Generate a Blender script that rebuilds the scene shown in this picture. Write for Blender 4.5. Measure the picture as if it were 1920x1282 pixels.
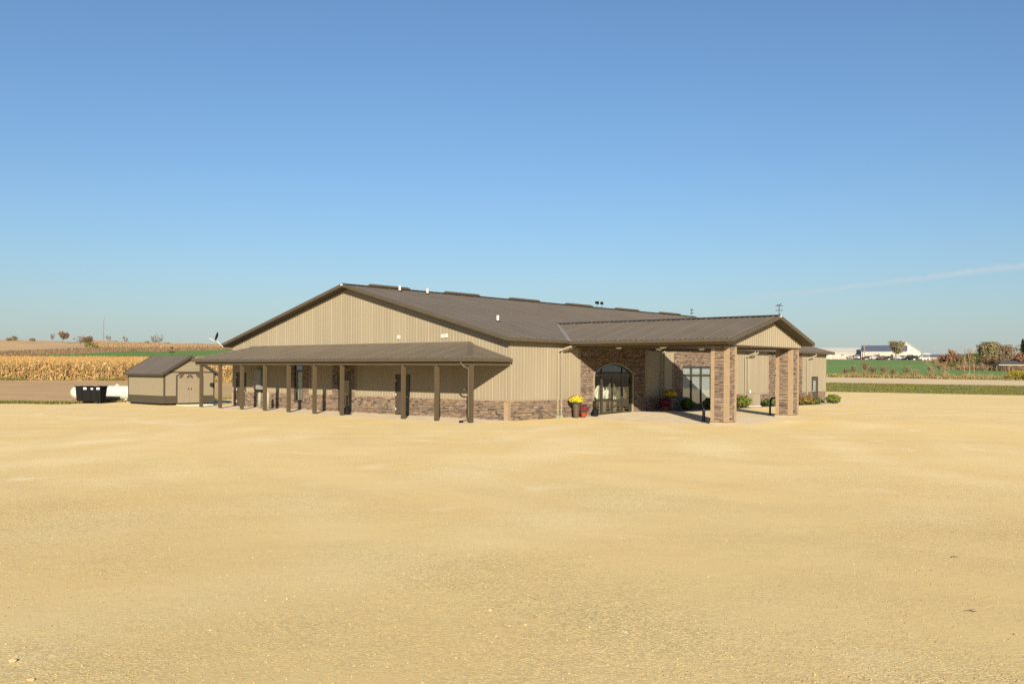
import bpy, math, random
import numpy as np
from mathutils import Vector, Matrix
from mathutils.bvhtree import BVHTree

# ------------------------------------------------------------------ camera, sky, sun, exposure
for o in list(bpy.data.objects):
    bpy.data.objects.remove(o)
SC = bpy.context.scene
COL = SC.collection
RAD = math.radians
EYE, FPX, YH, ROLL = 2.44, 1733.37, 694.465, 0.00634      # eye height, focal length in photo px, horizon row, roll

cd = bpy.data.cameras.new('camera')
cam = bpy.data.objects.new('camera', cd)
COL.objects.link(cam)
cd.lens = 32.5
cd.sensor_width = 36
cd.shift_y = 0.02785
cd.clip_start = 0.1
cd.clip_end = 20000
cam.matrix_world = Matrix.Translation((0, 0, EYE)) @ Matrix.Rotation(math.pi / 2, 4, 'X') @ Matrix.Rotation(ROLL, 4, 'Z')
SC.camera = cam

SUN_EL = RAD(19.5)
SUN_AZ = RAD(176.4)                                       # compass style, clockwise from +Y: the sun stands behind the camera
world = bpy.data.worlds.new('World')
SC.world = world
world.use_nodes = True
wn, wl = world.node_tree.nodes, world.node_tree.links
wn.clear()
sky = wn.new('ShaderNodeTexSky')
sky.sky_type = 'NISHITA'
sky.sun_disc = False
sky.sun_elevation = SUN_EL
sky.sun_rotation = SUN_AZ
sky.altitude = 250
sky.air_density = 1.2
sky.dust_density = 1.1
sky.ozone_density = 6.0
bg = wn.new('ShaderNodeBackground')
bg.inputs['Strength'].default_value = 0.0545
wo = wn.new('ShaderNodeOutputWorld')


def wnode(t, **kw):
    n = wn.new(t)
    for k, v in kw.items():
        setattr(n, k, v)
    return n


def wmath(op, a, b=None, clamp=False):
    n = wnode('ShaderNodeMath', operation=op, use_clamp=clamp)
    for i, s in enumerate((a, b)):
        if s is None:
            continue
        if isinstance(s, (int, float)):
            n.inputs[i].default_value = s
        else:
            wl.new(s, n.inputs[i])
    return n.outputs[0]


def ray(px, py):
    X, Y = px - 960, py - 641
    x = (X + ROLL * Y) / (1 + ROLL ** 2)
    y = (Y - ROLL * X) / (1 + ROLL ** 2)
    return Vector((x / FPX, 1.0, -(y - (YH - 641)) / FPX))


# the thin contrail drifting over the right-hand fields: a band along one great circle of the sky
d1, d2 = ray(1300, 574).normalized(), ray(1900, 500).normalized()
nrm = d1.cross(d2).normalized()
tc = wnode('ShaderNodeTexCoord')


def wdot(vec):
    n = wnode('ShaderNodeVectorMath', operation='DOT_PRODUCT')
    wl.new(tc.outputs['Generated'], n.inputs[0])
    n.inputs[1].default_value = vec
    return n.outputs['Value']


along = (d2 - d1 * d1.dot(d2)).normalized()
nz = wnode('ShaderNodeTexNoise')
nz.inputs['Scale'].default_value = 60
nz.inputs['Detail'].default_value = 5
wl.new(tc.outputs['Generated'], nz.inputs['Vector'])
t_al = wdot(along)
t_ac = wdot(nrm)
wob = wmath('MULTIPLY', wmath('SUBTRACT', nz.outputs['Fac'], 0.5), 0.004)
dist = wmath('ABSOLUTE', wmath('ADD', t_ac, wob))
width = wmath('ADD', 0.0020, wmath('MULTIPLY', wmath('MAXIMUM', t_al, 0.0), 0.010))
band = wmath('SUBTRACT', 1.0, wmath('DIVIDE', dist, width), True)
fade = wmath('MULTIPLY', wmath('ADD', t_al, 0.03), 8.0, True)
cmask = wmath('MULTIPLY', wmath('MULTIPLY', band, fade), wmath('MULTIPLY', nz.outputs['Fac'], 1.6))
gm = wnode('ShaderNodeHueSaturation')
gm.inputs['Saturation'].default_value = 0.97
wl.new(sky.outputs['Color'], gm.inputs['Color'])
# thin ground haze, the same all round the horizon
sep = wnode('ShaderNodeSeparateXYZ')
wl.new(tc.outputs['Generated'], sep.inputs[0])
hz = wmath('MULTIPLY', wmath('POWER', 2.718, wmath('MULTIPLY', wmath('MAXIMUM', sep.outputs['Z'], 0.0), -17.0)), 0.70)
hmix = wnode('ShaderNodeMix', data_type='RGBA')
wl.new(hz, hmix.inputs['Factor'])
wl.new(gm.outputs['Color'], hmix.inputs['A'])
hmix.inputs['B'].default_value = (4.35, 4.95, 5.0, 1)
cmix = wnode('ShaderNodeMix', data_type='RGBA')
wl.new(cmask, cmix.inputs['Factor'])
wl.new(hmix.outputs['Result'], cmix.inputs['A'])
cmix.inputs['B'].default_value = (4.1, 5.1, 5.7, 1)
wl.new(cmix.outputs['Result'], bg.inputs['Color'])
wl.new(bg.outputs[0], wo.inputs[0])

sd = bpy.data.lights.new('sun', 'SUN')
sd.energy = 5.0
sd.angle = RAD(0.53)
sd.color = (1.0, 0.88, 0.68)
sun = bpy.data.objects.new('sun', sd)
COL.objects.link(sun)
to_sun = Vector((math.sin(SUN_AZ) * math.cos(SUN_EL), math.cos(SUN_AZ) * math.cos(SUN_EL), math.sin(SUN_EL)))
sun.rotation_euler = to_sun.to_track_quat('Z', 'Y').to_euler()
sun.location = to_sun * 60

vs = SC.view_settings
SC.display_settings.display_device = 'sRGB'
vs.view_transform = 'Standard'
vs.look = 'None'
vs.gamma = 1
vs.exposure = 1.2
vs.use_curve_mapping = False
SC.render.engine = 'CYCLES'
SC.cycles.use_denoising = False
SC.cycles.max_bounces = 6
SC.cycles.transparent_max_bounces = 24
SC.cycles.sample_clamp_indirect = 6

# ------------------------------------------------------------------ materials
MATS = {}


def mat(name, c, rough=0.85, var=0.12, scale=3.0, bump=0.0, bscale=40.0, metal=0.0, spec=0.3, c2=None, tone=None, stretch=None, detail=6.0):
    """Diffuse/gloss surface whose colour varies with world-space noise; tone = strength of the per-face 'tone' attribute."""
    m = bpy.data.materials.new(name)
    m.use_nodes = True
    N, L = m.node_tree.nodes, m.node_tree.links
    b = N['Principled BSDF']
    b.inputs['Roughness'].default_value = rough
    b.inputs['Metallic'].default_value = metal
    b.inputs['Specular IOR Level'].default_value = spec
    tcn = N.new('ShaderNodeTexCoord')
    vec = tcn.outputs['Object']
    if stretch:
        mp = N.new('ShaderNodeMapping')
        mp.inputs['Scale'].default_value = stretch
        L.new(vec, mp.inputs['Vector'])
        vec = mp.outputs['Vector']
    n = N.new('ShaderNodeTexNoise')
    n.inputs['Scale'].default_value = scale
    n.inputs['Detail'].default_value = detail
    n.inputs['Roughness'].default_value = 0.62
    L.new(vec, n.inputs['Vector'])
    r = N.new('ShaderNodeValToRGB')
    lo = [max(0.0, x * (1 - var)) for x in c[:3]]
    hi = [min(1.0, x * (1 + var)) for x in (c2 or c)[:3]]
    r.color_ramp.elements[0].position, r.color_ramp.elements[1].position = 0.32, 0.68
    r.color_ramp.elements[0].color = (*lo, 1)
    r.color_ramp.elements[1].color = (*hi, 1)
    L.new(n.outputs['Fac'], r.inputs['Fac'])
    out = r.outputs['Color']
    if tone:
        at_ = N.new('ShaderNodeAttribute')
        at_.attribute_name = 'tone'
        mm = N.new('ShaderNodeMath')
        mm.operation = 'MULTIPLY_ADD'
        L.new(at_.outputs['Fac'], mm.inputs[0])
        mm.inputs[1].default_value = tone
        mm.inputs[2].default_value = 1 - tone * 0.5
        mx = N.new('ShaderNodeVectorMath')
        mx.operation = 'SCALE'
        L.new(out, mx.inputs[0])
        L.new(mm.outputs[0], mx.inputs['Scale'])
        out = mx.outputs['Vector']
    L.new(out, b.inputs['Base Color'])
    if bump:
        n2 = N.new('ShaderNodeTexNoise')
        n2.inputs['Scale'].default_value = bscale
        n2.inputs['Detail'].default_value = 4
        L.new(tcn.outputs['Object'], n2.inputs['Vector'])
        bp = N.new('ShaderNodeBump')
        bp.inputs['Strength'].default_value = bump
        bp.inputs['Distance'].default_value = 0.02
        L.new(n2.outputs['Fac'], bp.inputs['Height'])
        L.new(bp.outputs[0], b.inputs['Normal'])
    MATS[name] = m
    return m


def ramp_mat(name, stops, rough=0.9, spec=0.2, grain=0.15, gscale=25):
    """Colour picked by the per-face 'tone' attribute through a ramp, with fine grain."""
    m = bpy.data.materials.new(name)
    m.use_nodes = True
    N, L = m.node_tree.nodes, m.node_tree.links
    b = N['Principled BSDF']
    b.inputs['Roughness'].default_value = rough
    b.inputs['Specular IOR Level'].default_value = spec
    a = N.new('ShaderNodeAttribute')
    a.attribute_name = 'tone'
    r = N.new('ShaderNodeValToRGB')
    el = r.color_ramp.elements
    while len(el) < len(stops):
        el.new(0.5)
    for e, (p, c) in zip(el, stops):
        e.position = p
        e.color = (*c, 1)
    L.new(a.outputs['Fac'], r.inputs['Fac'])
    tcn = N.new('ShaderNodeTexCoord')
    n = N.new('ShaderNodeTexNoise')
    n.inputs['Scale'].default_value = gscale
    n.inputs['Detail'].default_value = 5
    L.new(tcn.outputs['Object'], n.inputs['Vector'])
    mr = N.new('ShaderNodeMapRange')
    mr.inputs['From Min'].default_value, mr.inputs['From Max'].default_value = 0.3, 0.7
    mr.inputs['To Min'].default_value, mr.inputs['To Max'].default_value = 1 - grain, 1 + grain
    L.new(n.outputs['Fac'], mr.inputs['Value'])
    mx = N.new('ShaderNodeVectorMath')
    mx.operation = 'SCALE'
    L.new(r.outputs['Color'], mx.inputs[0])
    L.new(mr.outputs[0], mx.inputs['Scale'])
    L.new(mx.outputs['Vector'], b.inputs['Base Color'])
    MATS[name] = m
    return m


def glass_mat(name, tint, reflect, rough=0.0):
    m = bpy.data.materials.new(name)
    m.use_nodes = True
    N, L = m.node_tree.nodes, m.node_tree.links
    N.clear()
    o = N.new('ShaderNodeOutputMaterial')
    t = N.new('ShaderNodeBsdfTransparent')
    t.inputs[0].default_value = (*tint, 1)
    g = N.new('ShaderNodeBsdfGlossy')
    g.inputs['Roughness'].default_value = rough
    g.inputs['Color'].default_value = (0.95, 0.97, 0.95, 1)
    f = N.new('ShaderNodeLayerWeight')
    f.inputs['Blend'].default_value = 0.5
    f2 = N.new('ShaderNodeMath')
    f2.operation = 'POWER'
    f2.inputs[1].default_value = 4.0
    L.new(f.outputs['Facing'], f2.inputs[0])
    ma = N.new('ShaderNodeMath')
    ma.operation = 'MULTIPLY_ADD'
    ma.use_clamp = True
    L.new(f2.outputs[0], ma.inputs[0])
    ma.inputs[1].default_value = 0.8
    ma.inputs[2].default_value = reflect
    mx = N.new('ShaderNodeMixShader')
    L.new(ma.outputs[0], mx.inputs[0])
    L.new(t.outputs[0], mx.inputs[1])
    L.new(g.outputs[0], mx.inputs[2])
    L.new(mx.outputs[0], o.inputs[0])
    MATS[name] = m
    return m


def gravel_mat():
    m = bpy.data.materials.new('crushed_limestone')
    m.use_nodes = True
    N, L = m.node_tree.nodes, m.node_tree.links
    b = N['Principled BSDF']
    b.inputs['Roughness'].default_value = 0.95
    b.inputs['Specular IOR Level'].default_value = 0.1
    tcn = N.new('ShaderNodeTexCoord')
    V = tcn.outputs['Object']

    def noise(scale, det=5, rough=0.6, vec=None, dist=0.0):
        n = N.new('ShaderNodeTexNoise')
        n.inputs['Scale'].default_value = scale
        n.inputs['Detail'].default_value = det
        n.inputs['Roughness'].default_value = rough
        n.inputs['Distortion'].default_value = dist
        L.new(vec or V, n.inputs['Vector'])
        return n.outputs['Fac']

    def mapping(scale, rot=0.0):
        mp = N.new('ShaderNodeMapping')
        mp.inputs['Scale'].default_value = scale
        mp.inputs['Rotation'].default_value = (0, 0, rot)
        L.new(V, mp.inputs['Vector'])
        return mp.outputs['Vector']

    def rng(s, a, c, lo, hi):
        mr = N.new('ShaderNodeMapRange')
        mr.inputs['From Min'].default_value, mr.inputs['From Max'].default_value = a, c
        mr.inputs['To Min'].default_value, mr.inputs['To Max'].default_value = lo, hi
        L.new(s, mr.inputs['Value'])
        return mr.outputs[0]

    def mixc(fac, a, bb, mode='MIX'):
        mx = N.new('ShaderNodeMix')
        mx.data_type = 'RGBA'
        mx.blend_type = mode
        for s, k in ((fac, 'Factor'), (a, 'A'), (bb, 'B')):
            if isinstance(s, float):
                mx.inputs[k].default_value = s
            elif isinstance(s, tuple):
                mx.inputs[k].default_value = (*s, 1)
            else:
                L.new(s, mx.inputs[k])
        return mx.outputs['Result']

    def math2(op, a, c):
        n = N.new('ShaderNodeMath')
        n.operation = op
        for i, s in enumerate((a, c)):
            if isinstance(s, float):
                n.inputs[i].default_value = s
            else:
                L.new(s, n.inputs[i])
        return n.outputs[0]

    big = noise(0.045, 3)
    mid = noise(0.22, 4, 0.55)
    col = mixc(rng(big, 0.38, 0.62, 0.0, 1.0), (0.625, 0.478, 0.222), (0.640, 0.500, 0.252))
    col = mixc(rng(mid, 0.46, 0.66, 0.0, 0.55), col, (0.635, 0.450, 0.200))
    # wide sweeps where vehicles have turned: soft rings about points beside the lot
    def sweeps(cx_, cy_, scale, amp, tint):
        mp = N.new('ShaderNodeMapping')
        mp.inputs['Location'].default_value = (-cx_, -cy_, 0)
        L.new(V, mp.inputs['Vector'])
        w = N.new('ShaderNodeTexWave')
        w.wave_type = 'RINGS'
        w.rings_direction = 'Z'
        w.inputs['Scale'].default_value = scale
        w.inputs['Distortion'].default_value = 2.2
        w.inputs['Detail'].default_value = 2.0
        w.inputs['Detail Scale'].default_value = 0.6
        L.new(mp.outputs['Vector'], w.inputs['Vector'])
        patch = rng(noise(0.10, 3, 0.5, mp.outputs['Vector']), 0.45, 0.62, 0.0, 1.0)
        return mixc(math2('MULTIPLY', rng(w.outputs['Fac'], 0.45, 1.0, 0.0, amp), patch), col, tint)
    col = sweeps(-26.0, 34.0, 0.062, 0.50, (0.71, 0.575, 0.33))
    col = sweeps(34.0, 26.0, 0.085, 0.45, (0.71, 0.57, 0.325))
    col = sweeps(6.0, -22.0, 0.11, 0.30, (0.560, 0.420, 0.208))
    col = sweeps(30.0, 44.0, 0.13, 0.32, (0.550, 0.415, 0.205))
    scuff = noise(0.42, 3, 0.45, None, 0.6)
    col = mixc(rng(scuff, 0.64, 0.74, 0.0, 0.7), col, (0.73, 0.605, 0.385))
    loose = rng(noise(0.16, 4, 0.6), 0.40, 0.64, 0.12, 1.0)
    arcs = noise(0.35, 3, 0.5)
    sepx = N.new('ShaderNodeSeparateXYZ')
    L.new(V, sepx.inputs[0])
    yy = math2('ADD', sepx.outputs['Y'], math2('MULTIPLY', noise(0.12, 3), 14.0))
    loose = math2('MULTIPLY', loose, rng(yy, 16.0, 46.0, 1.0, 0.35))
    col = mixc(rng(yy, 11.0, 30.0, 0.85, 0.0), col, (0.480, 0.370, 0.178))  # near ground darkened: view-angle falloff and vignetting put into the colour
    # crushed stone: two sizes of chip, each chip with its own tone
    def chips(scale):
        v = N.new('ShaderNodeTexVoronoi')
        v.inputs['Scale'].default_value = scale
        L.new(V, v.inputs['Vector'])
        sep = N.new('ShaderNodeSeparateColor')
        L.new(v.outputs['Color'], sep.inputs[0])
        return v.outputs['Distance'], sep.outputs[0]
    dA, cA = chips(42)
    dB, cB = chips(95)
    toneA = rng(cA, 0.0, 1.0, 0.66, 1.22)
    toneB = rng(cB, 0.0, 1.0, 0.80, 1.16)
    tone = math2('MULTIPLY', toneA, toneB)
    tone = math2('ADD', math2('MULTIPLY', math2('SUBTRACT', tone, 1.0), loose), 1.0)
    sc = N.new('ShaderNodeVectorMath')
    sc.operation = 'SCALE'
    L.new(col, sc.inputs[0])
    L.new(tone, sc.inputs['Scale'])
    L.new(sc.outputs['Vector'], b.inputs['Base Color'])
    hA = math2('MULTIPLY', math2('SUBTRACT', 1.0, dA), cA)
    h = math2('ADD', math2('MULTIPLY', hA, 0.012), math2('MULTIPLY', math2('SUBTRACT', 1.0, dB), 0.003))
    h = math2('MULTIPLY', h, loose)
    h = math2('ADD', h, math2('MULTIPLY', noise(2.2, 4), 0.012))
    h = math2('ADD', h, math2('MULTIPLY', arcs, 0.05))
    bp = N.new('ShaderNodeBump')
    bp.inputs['Strength'].default_value = 0.48
    bp.inputs['Distance'].default_value = 1.0
    L.new(h, bp.inputs['Height'])
    L.new(bp.outputs[0], b.inputs['Normal'])
    MATS['gravel'] = m
    return m


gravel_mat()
mat('siding_tan', (0.210, 0.178, 0.125), 0.5, 0.07, 0.6, spec=0.25, stretch=(1, 1, 0.25))
mat('roof_brown', (0.099, 0.082, 0.063), 0.55, 0.09, 0.5, spec=0.2)
mat('trim_brown', (0.060, 0.044, 0.026), 0.5, 0.08, 2.0, spec=0.3)
mat('trim_tan', (0.063, 0.050, 0.034), 0.5, 0.08, 2.0, spec=0.3)
mat('soffit_brown', (0.05, 0.038, 0.024), 0.6, 0.08, 2.0)
mat('stone_trim', (0.235, 0.168, 0.105), 0.85, 0.10, 6.0, 0.2, 30)
mat('mortar', (0.13, 0.10, 0.075), 0.95, 0.15, 8.0)
STONE = [(0.0, (0.062, 0.047, 0.040)), (0.14, (0.105, 0.078, 0.062)), (0.36, (0.145, 0.106, 0.080)), (0.55, (0.185, 0.135, 0.097)),
         (0.74, (0.160, 0.122, 0.096)), (0.88, (0.225, 0.155, 0.100)), (1.0, (0.205, 0.172, 0.138))]
ramp_mat('stone', STONE, 0.9, 0.2, 0.22, 18)
mat('concrete', (0.55, 0.45, 0.305), 0.9, 0.10, 1.2, 0.1, 60, c2=(0.58, 0.48, 0.33))
mat('door_brown', (0.050, 0.040, 0.030), 0.45, 0.06, 3.0)
mat('bronze', (0.028, 0.024, 0.018), 0.35, 0.08, 4.0, spec=0.5)
mat('blind_white', (0.38, 0.40, 0.385), 0.8, 0.04, 3.0)
mat('drape_white', (0.72, 0.73, 0.72), 0.85, 0.05, 3.0)
mat('room_dark', (0.05, 0.042, 0.034), 0.9, 0.1, 2.0)
mat('white_metal', (0.40, 0.39, 0.36), 0.45, 0.04, 3.0, spec=0.3)
mat('cream_paint', (0.225, 0.190, 0.135), 0.5, 0.06, 3.0)
mat('tank_white', (0.37, 0.355, 0.305), 0.4, 0.05, 1.5, spec=0.3)
mat('steel_grey', (0.20, 0.20, 0.19), 0.5, 0.08, 3.0, metal=0.2)
mat('pale_pipe', (0.21, 0.20, 0.15), 0.6, 0.06, 3.0)
mat('black_plastic', (0.006, 0.006, 0.006), 0.75, 0.2, 4.0, spec=0.12)
mat('black_iron', (0.007, 0.007, 0.007), 0.45, 0.1, 8.0)
mat('pot_brown', (0.060, 0.042, 0.028), 0.5, 0.1, 5.0)
mat('pot_red', (0.20, 0.035, 0.018), 0.5, 0.1, 5.0)
mat('sticker_red', (0.45, 0.04, 0.03), 0.5, 0.02)
mat('sticker_white', (0.75, 0.75, 0.75), 0.5, 0.02)
mat('ink', (0.05, 0.05, 0.05), 0.6, 0.02)
mat('ink_grey', (0.42, 0.42, 0.40), 0.6, 0.02)
mat('light_lens', (0.62, 0.60, 0.52), 0.4, 0.03)
mat('boot_green', (0.20, 0.25, 0.17), 0.7, 0.05)
mat('flashing', (0.20, 0.19, 0.17), 0.5, 0.05, metal=0.2)
mat('shed_siding', (0.185, 0.155, 0.105), 0.7, 0.05, 4.0, stretch=(0.3, 0.3, 6))
mat('shed_door', (0.195, 0.158, 0.110), 0.65, 0.05, 4.0)
mat('shed_brown', (0.045, 0.037, 0.026), 0.7, 0.06, 3.0)
mat('plinth', (0.30, 0.235, 0.13), 0.9, 0.1, 3.0, 0.1, 40)
mat('mulch', (0.10, 0.065, 0.04), 0.95, 0.3, 14, 0.5, 60)
ramp_mat('petal_yellow', [(0, (0.25, 0.16, 0.006)), (0.5, (0.42, 0.30, 0.010)), (1, (0.52, 0.43, 0.06))], 0.7, 0.2, 0.05)
ramp_mat('petal_magenta', [(0, (0.05, 0.004, 0.014)), (0.5, (0.125, 0.010, 0.034)), (1, (0.19, 0.03, 0.06))], 0.7, 0.2, 0.05)
LEAFR = {
    'leaf_green': [(0, (0.018, 0.035, 0.010)), (0.5, (0.040, 0.068, 0.016)), (1, (0.085, 0.115, 0.026))],
    'leaf_lime': [(0, (0.038, 0.056, 0.012)), (0.5, (0.078, 0.095, 0.017)), (1, (0.13, 0.14, 0.028))],
    'leaf_dark': [(0, (0.008, 0.018, 0.008)), (0.5, (0.018, 0.034, 0.014)), (1, (0.035, 0.055, 0.02))],
    'leaf_redgreen': [(0, (0.10, 0.03, 0.015)), (0.35, (0.17, 0.06, 0.03)), (0.6, (0.09, 0.10, 0.02)), (1, (0.16, 0.15, 0.035))],
    'leaf_brown': [(0, (0.085, 0.055, 0.032)), (0.5, (0.14, 0.095, 0.055)), (1, (0.19, 0.14, 0.08))],
    'leaf_olive': [(0, (0.085, 0.074, 0.040)), (0.5, (0.145, 0.126, 0.066)), (1, (0.20, 0.175, 0.09))],  # lightened: distance haze is put into this leaf colour
    'leaf_orange': [(0, (0.11, 0.062, 0.042)), (0.5, (0.175, 0.095, 0.06)), (1, (0.23, 0.14, 0.085))],
    'leaf_yellow': [(0, (0.14, 0.12, 0.02)), (0.5, (0.23, 0.19, 0.025)), (1, (0.30, 0.26, 0.05))],
    'twig': [(0, (0.10, 0.075, 0.055)), (0.5, (0.16, 0.125, 0.09)), (1, (0.22, 0.175, 0.13))],
    'twig_tan': [(0, (0.15, 0.095, 0.055)), (0.5, (0.22, 0.15, 0.085)), (1, (0.29, 0.205, 0.12))],
    'twig_grey': [(0, (0.10, 0.088, 0.080)), (0.5, (0.135, 0.118, 0.106)), (1, (0.17, 0.148, 0.13))],
    'corn': [(0, (0.11, 0.062, 0.024)), (0.3, (0.23, 0.140, 0.054)), (0.7, (0.36, 0.235, 0.098)), (1, (0.48, 0.36, 0.18))],
    'grass_blade': [(0, (0.050, 0.058, 0.012)), (0.5, (0.088, 0.098, 0.020)), (1, (0.165, 0.135, 0.042))],
    'grass_dry': [(0, (0.10, 0.085, 0.03)), (0.5, (0.17, 0.135, 0.05)), (1, (0.27, 0.205, 0.09))],
}
for k_, s_ in LEAFR.items():
    ramp_mat(k_, s_, 0.85, 0.15, 0.05)
mat('bark', (0.085, 0.066, 0.050), 0.95, 0.2, 6)
mat('stubble', (0.370, 0.245, 0.115), 0.95, 0.22, 0.9, 0.4, 5, stretch=(0.12, 1.2, 1))
mat('corn_soil', (0.220, 0.140, 0.060), 0.95, 0.2, 1.0)
mat('field_green', (0.066, 0.140, 0.018), 0.95, 0.16, 0.06, c2=(0.088, 0.165, 0.024), stretch=(0.3, 1.5, 1))
mat('field_green_far', (0.085, 0.165, 0.030), 0.95, 0.16, 0.05, c2=(0.105, 0.185, 0.036), stretch=(0.3, 1.5, 1))
mat('hill_tan', (0.370, 0.250, 0.130), 0.95, 0.14, 0.05, stretch=(0.5, 1.5, 1), c2=(0.400, 0.270, 0.140))
mat('hill_brown', (0.185, 0.105, 0.062), 0.95, 0.30, 0.10, stretch=(0.3, 1.6, 1), c2=(0.26, 0.145, 0.078))
mat('hill_orange', (0.400, 0.220, 0.085), 0.95, 0.18, 0.07, stretch=(0.4, 1.6, 1), c2=(0.440, 0.250, 0.110))
mat('verge_grass', (0.095, 0.105, 0.020), 0.95, 0.35, 0.35, 0.5, 3, c2=(0.155, 0.135, 0.035), stretch=(0.5, 1.6, 1))
mat('rough_grass', (0.200, 0.155, 0.045), 0.95, 0.3, 0.25, 0.5, 3, c2=(0.250, 0.160, 0.070))
mat('scrub_ground', (0.240, 0.130, 0.070), 0.95, 0.25, 0.12, 0.4, 2)
mat('asphalt_pale', (0.45, 0.355, 0.215), 0.9, 0.07, 0.6, c2=(0.49, 0.39, 0.245), stretch=(0.2, 2, 1))
mat('yard_gravel', (0.450, 0.360, 0.220), 0.95, 0.1, 0.2)
mat('earth', (0.14, 0.11, 0.06), 0.95, 0.2, 0.02)
mat('warehouse_white', (0.34, 0.31, 0.25), 0.5, 0.05, 0.2)
mat('warehouse_roof', (0.42, 0.40, 0.34), 0.5, 0.05, 0.2)
mat('warehouse_bright', (0.44, 0.40, 0.29), 0.5, 0.04, 0.2)
mat('roof_bluegrey', (0.085, 0.095, 0.125), 0.45, 0.06, 0.3)
mat('overhead_door', (0.27, 0.26, 0.23), 0.6, 0.05, 0.5)
mat('car_black', (0.012, 0.013, 0.016), 0.25, 0.05, spec=0.5)
mat('car_white', (0.34, 0.34, 0.33), 0.4, 0.03, spec=0.3)
mat('car_silver', (0.16, 0.165, 0.175), 0.4, 0.05, spec=0.3)
mat('car_red', (0.085, 0.03, 0.024), 0.4, 0.05, spec=0.3)
mat('tyre', (0.015, 0.015, 0.015), 0.9, 0.1)
mat('car_glass', (0.02, 0.024, 0.028), 0.08, 0.02, spec=0.6)
mat('pole_wood', (0.20, 0.165, 0.125), 0.9, 0.15, 4)
mat('dark_shingle', (0.045, 0.045, 0.048), 0.8, 0.1, 1)
mat('twig_ground', (0.075, 0.045, 0.025), 0.9, 0.2, 30)
ramp_mat('pebble', [(0, (0.22, 0.165, 0.09)), (0.5, (0.30, 0.225, 0.118)), (0.9, (0.36, 0.275, 0.15)), (1, (0.44, 0.36, 0.22))], 0.95, 0.1, 0.12, 60)
glass_mat('entry_glass', (0.66, 0.68, 0.63), 0.12)
glass_mat('window_glass', (0.80, 0.84, 0.84), 0.20)

# ------------------------------------------------------------------ mesh helpers


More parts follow.
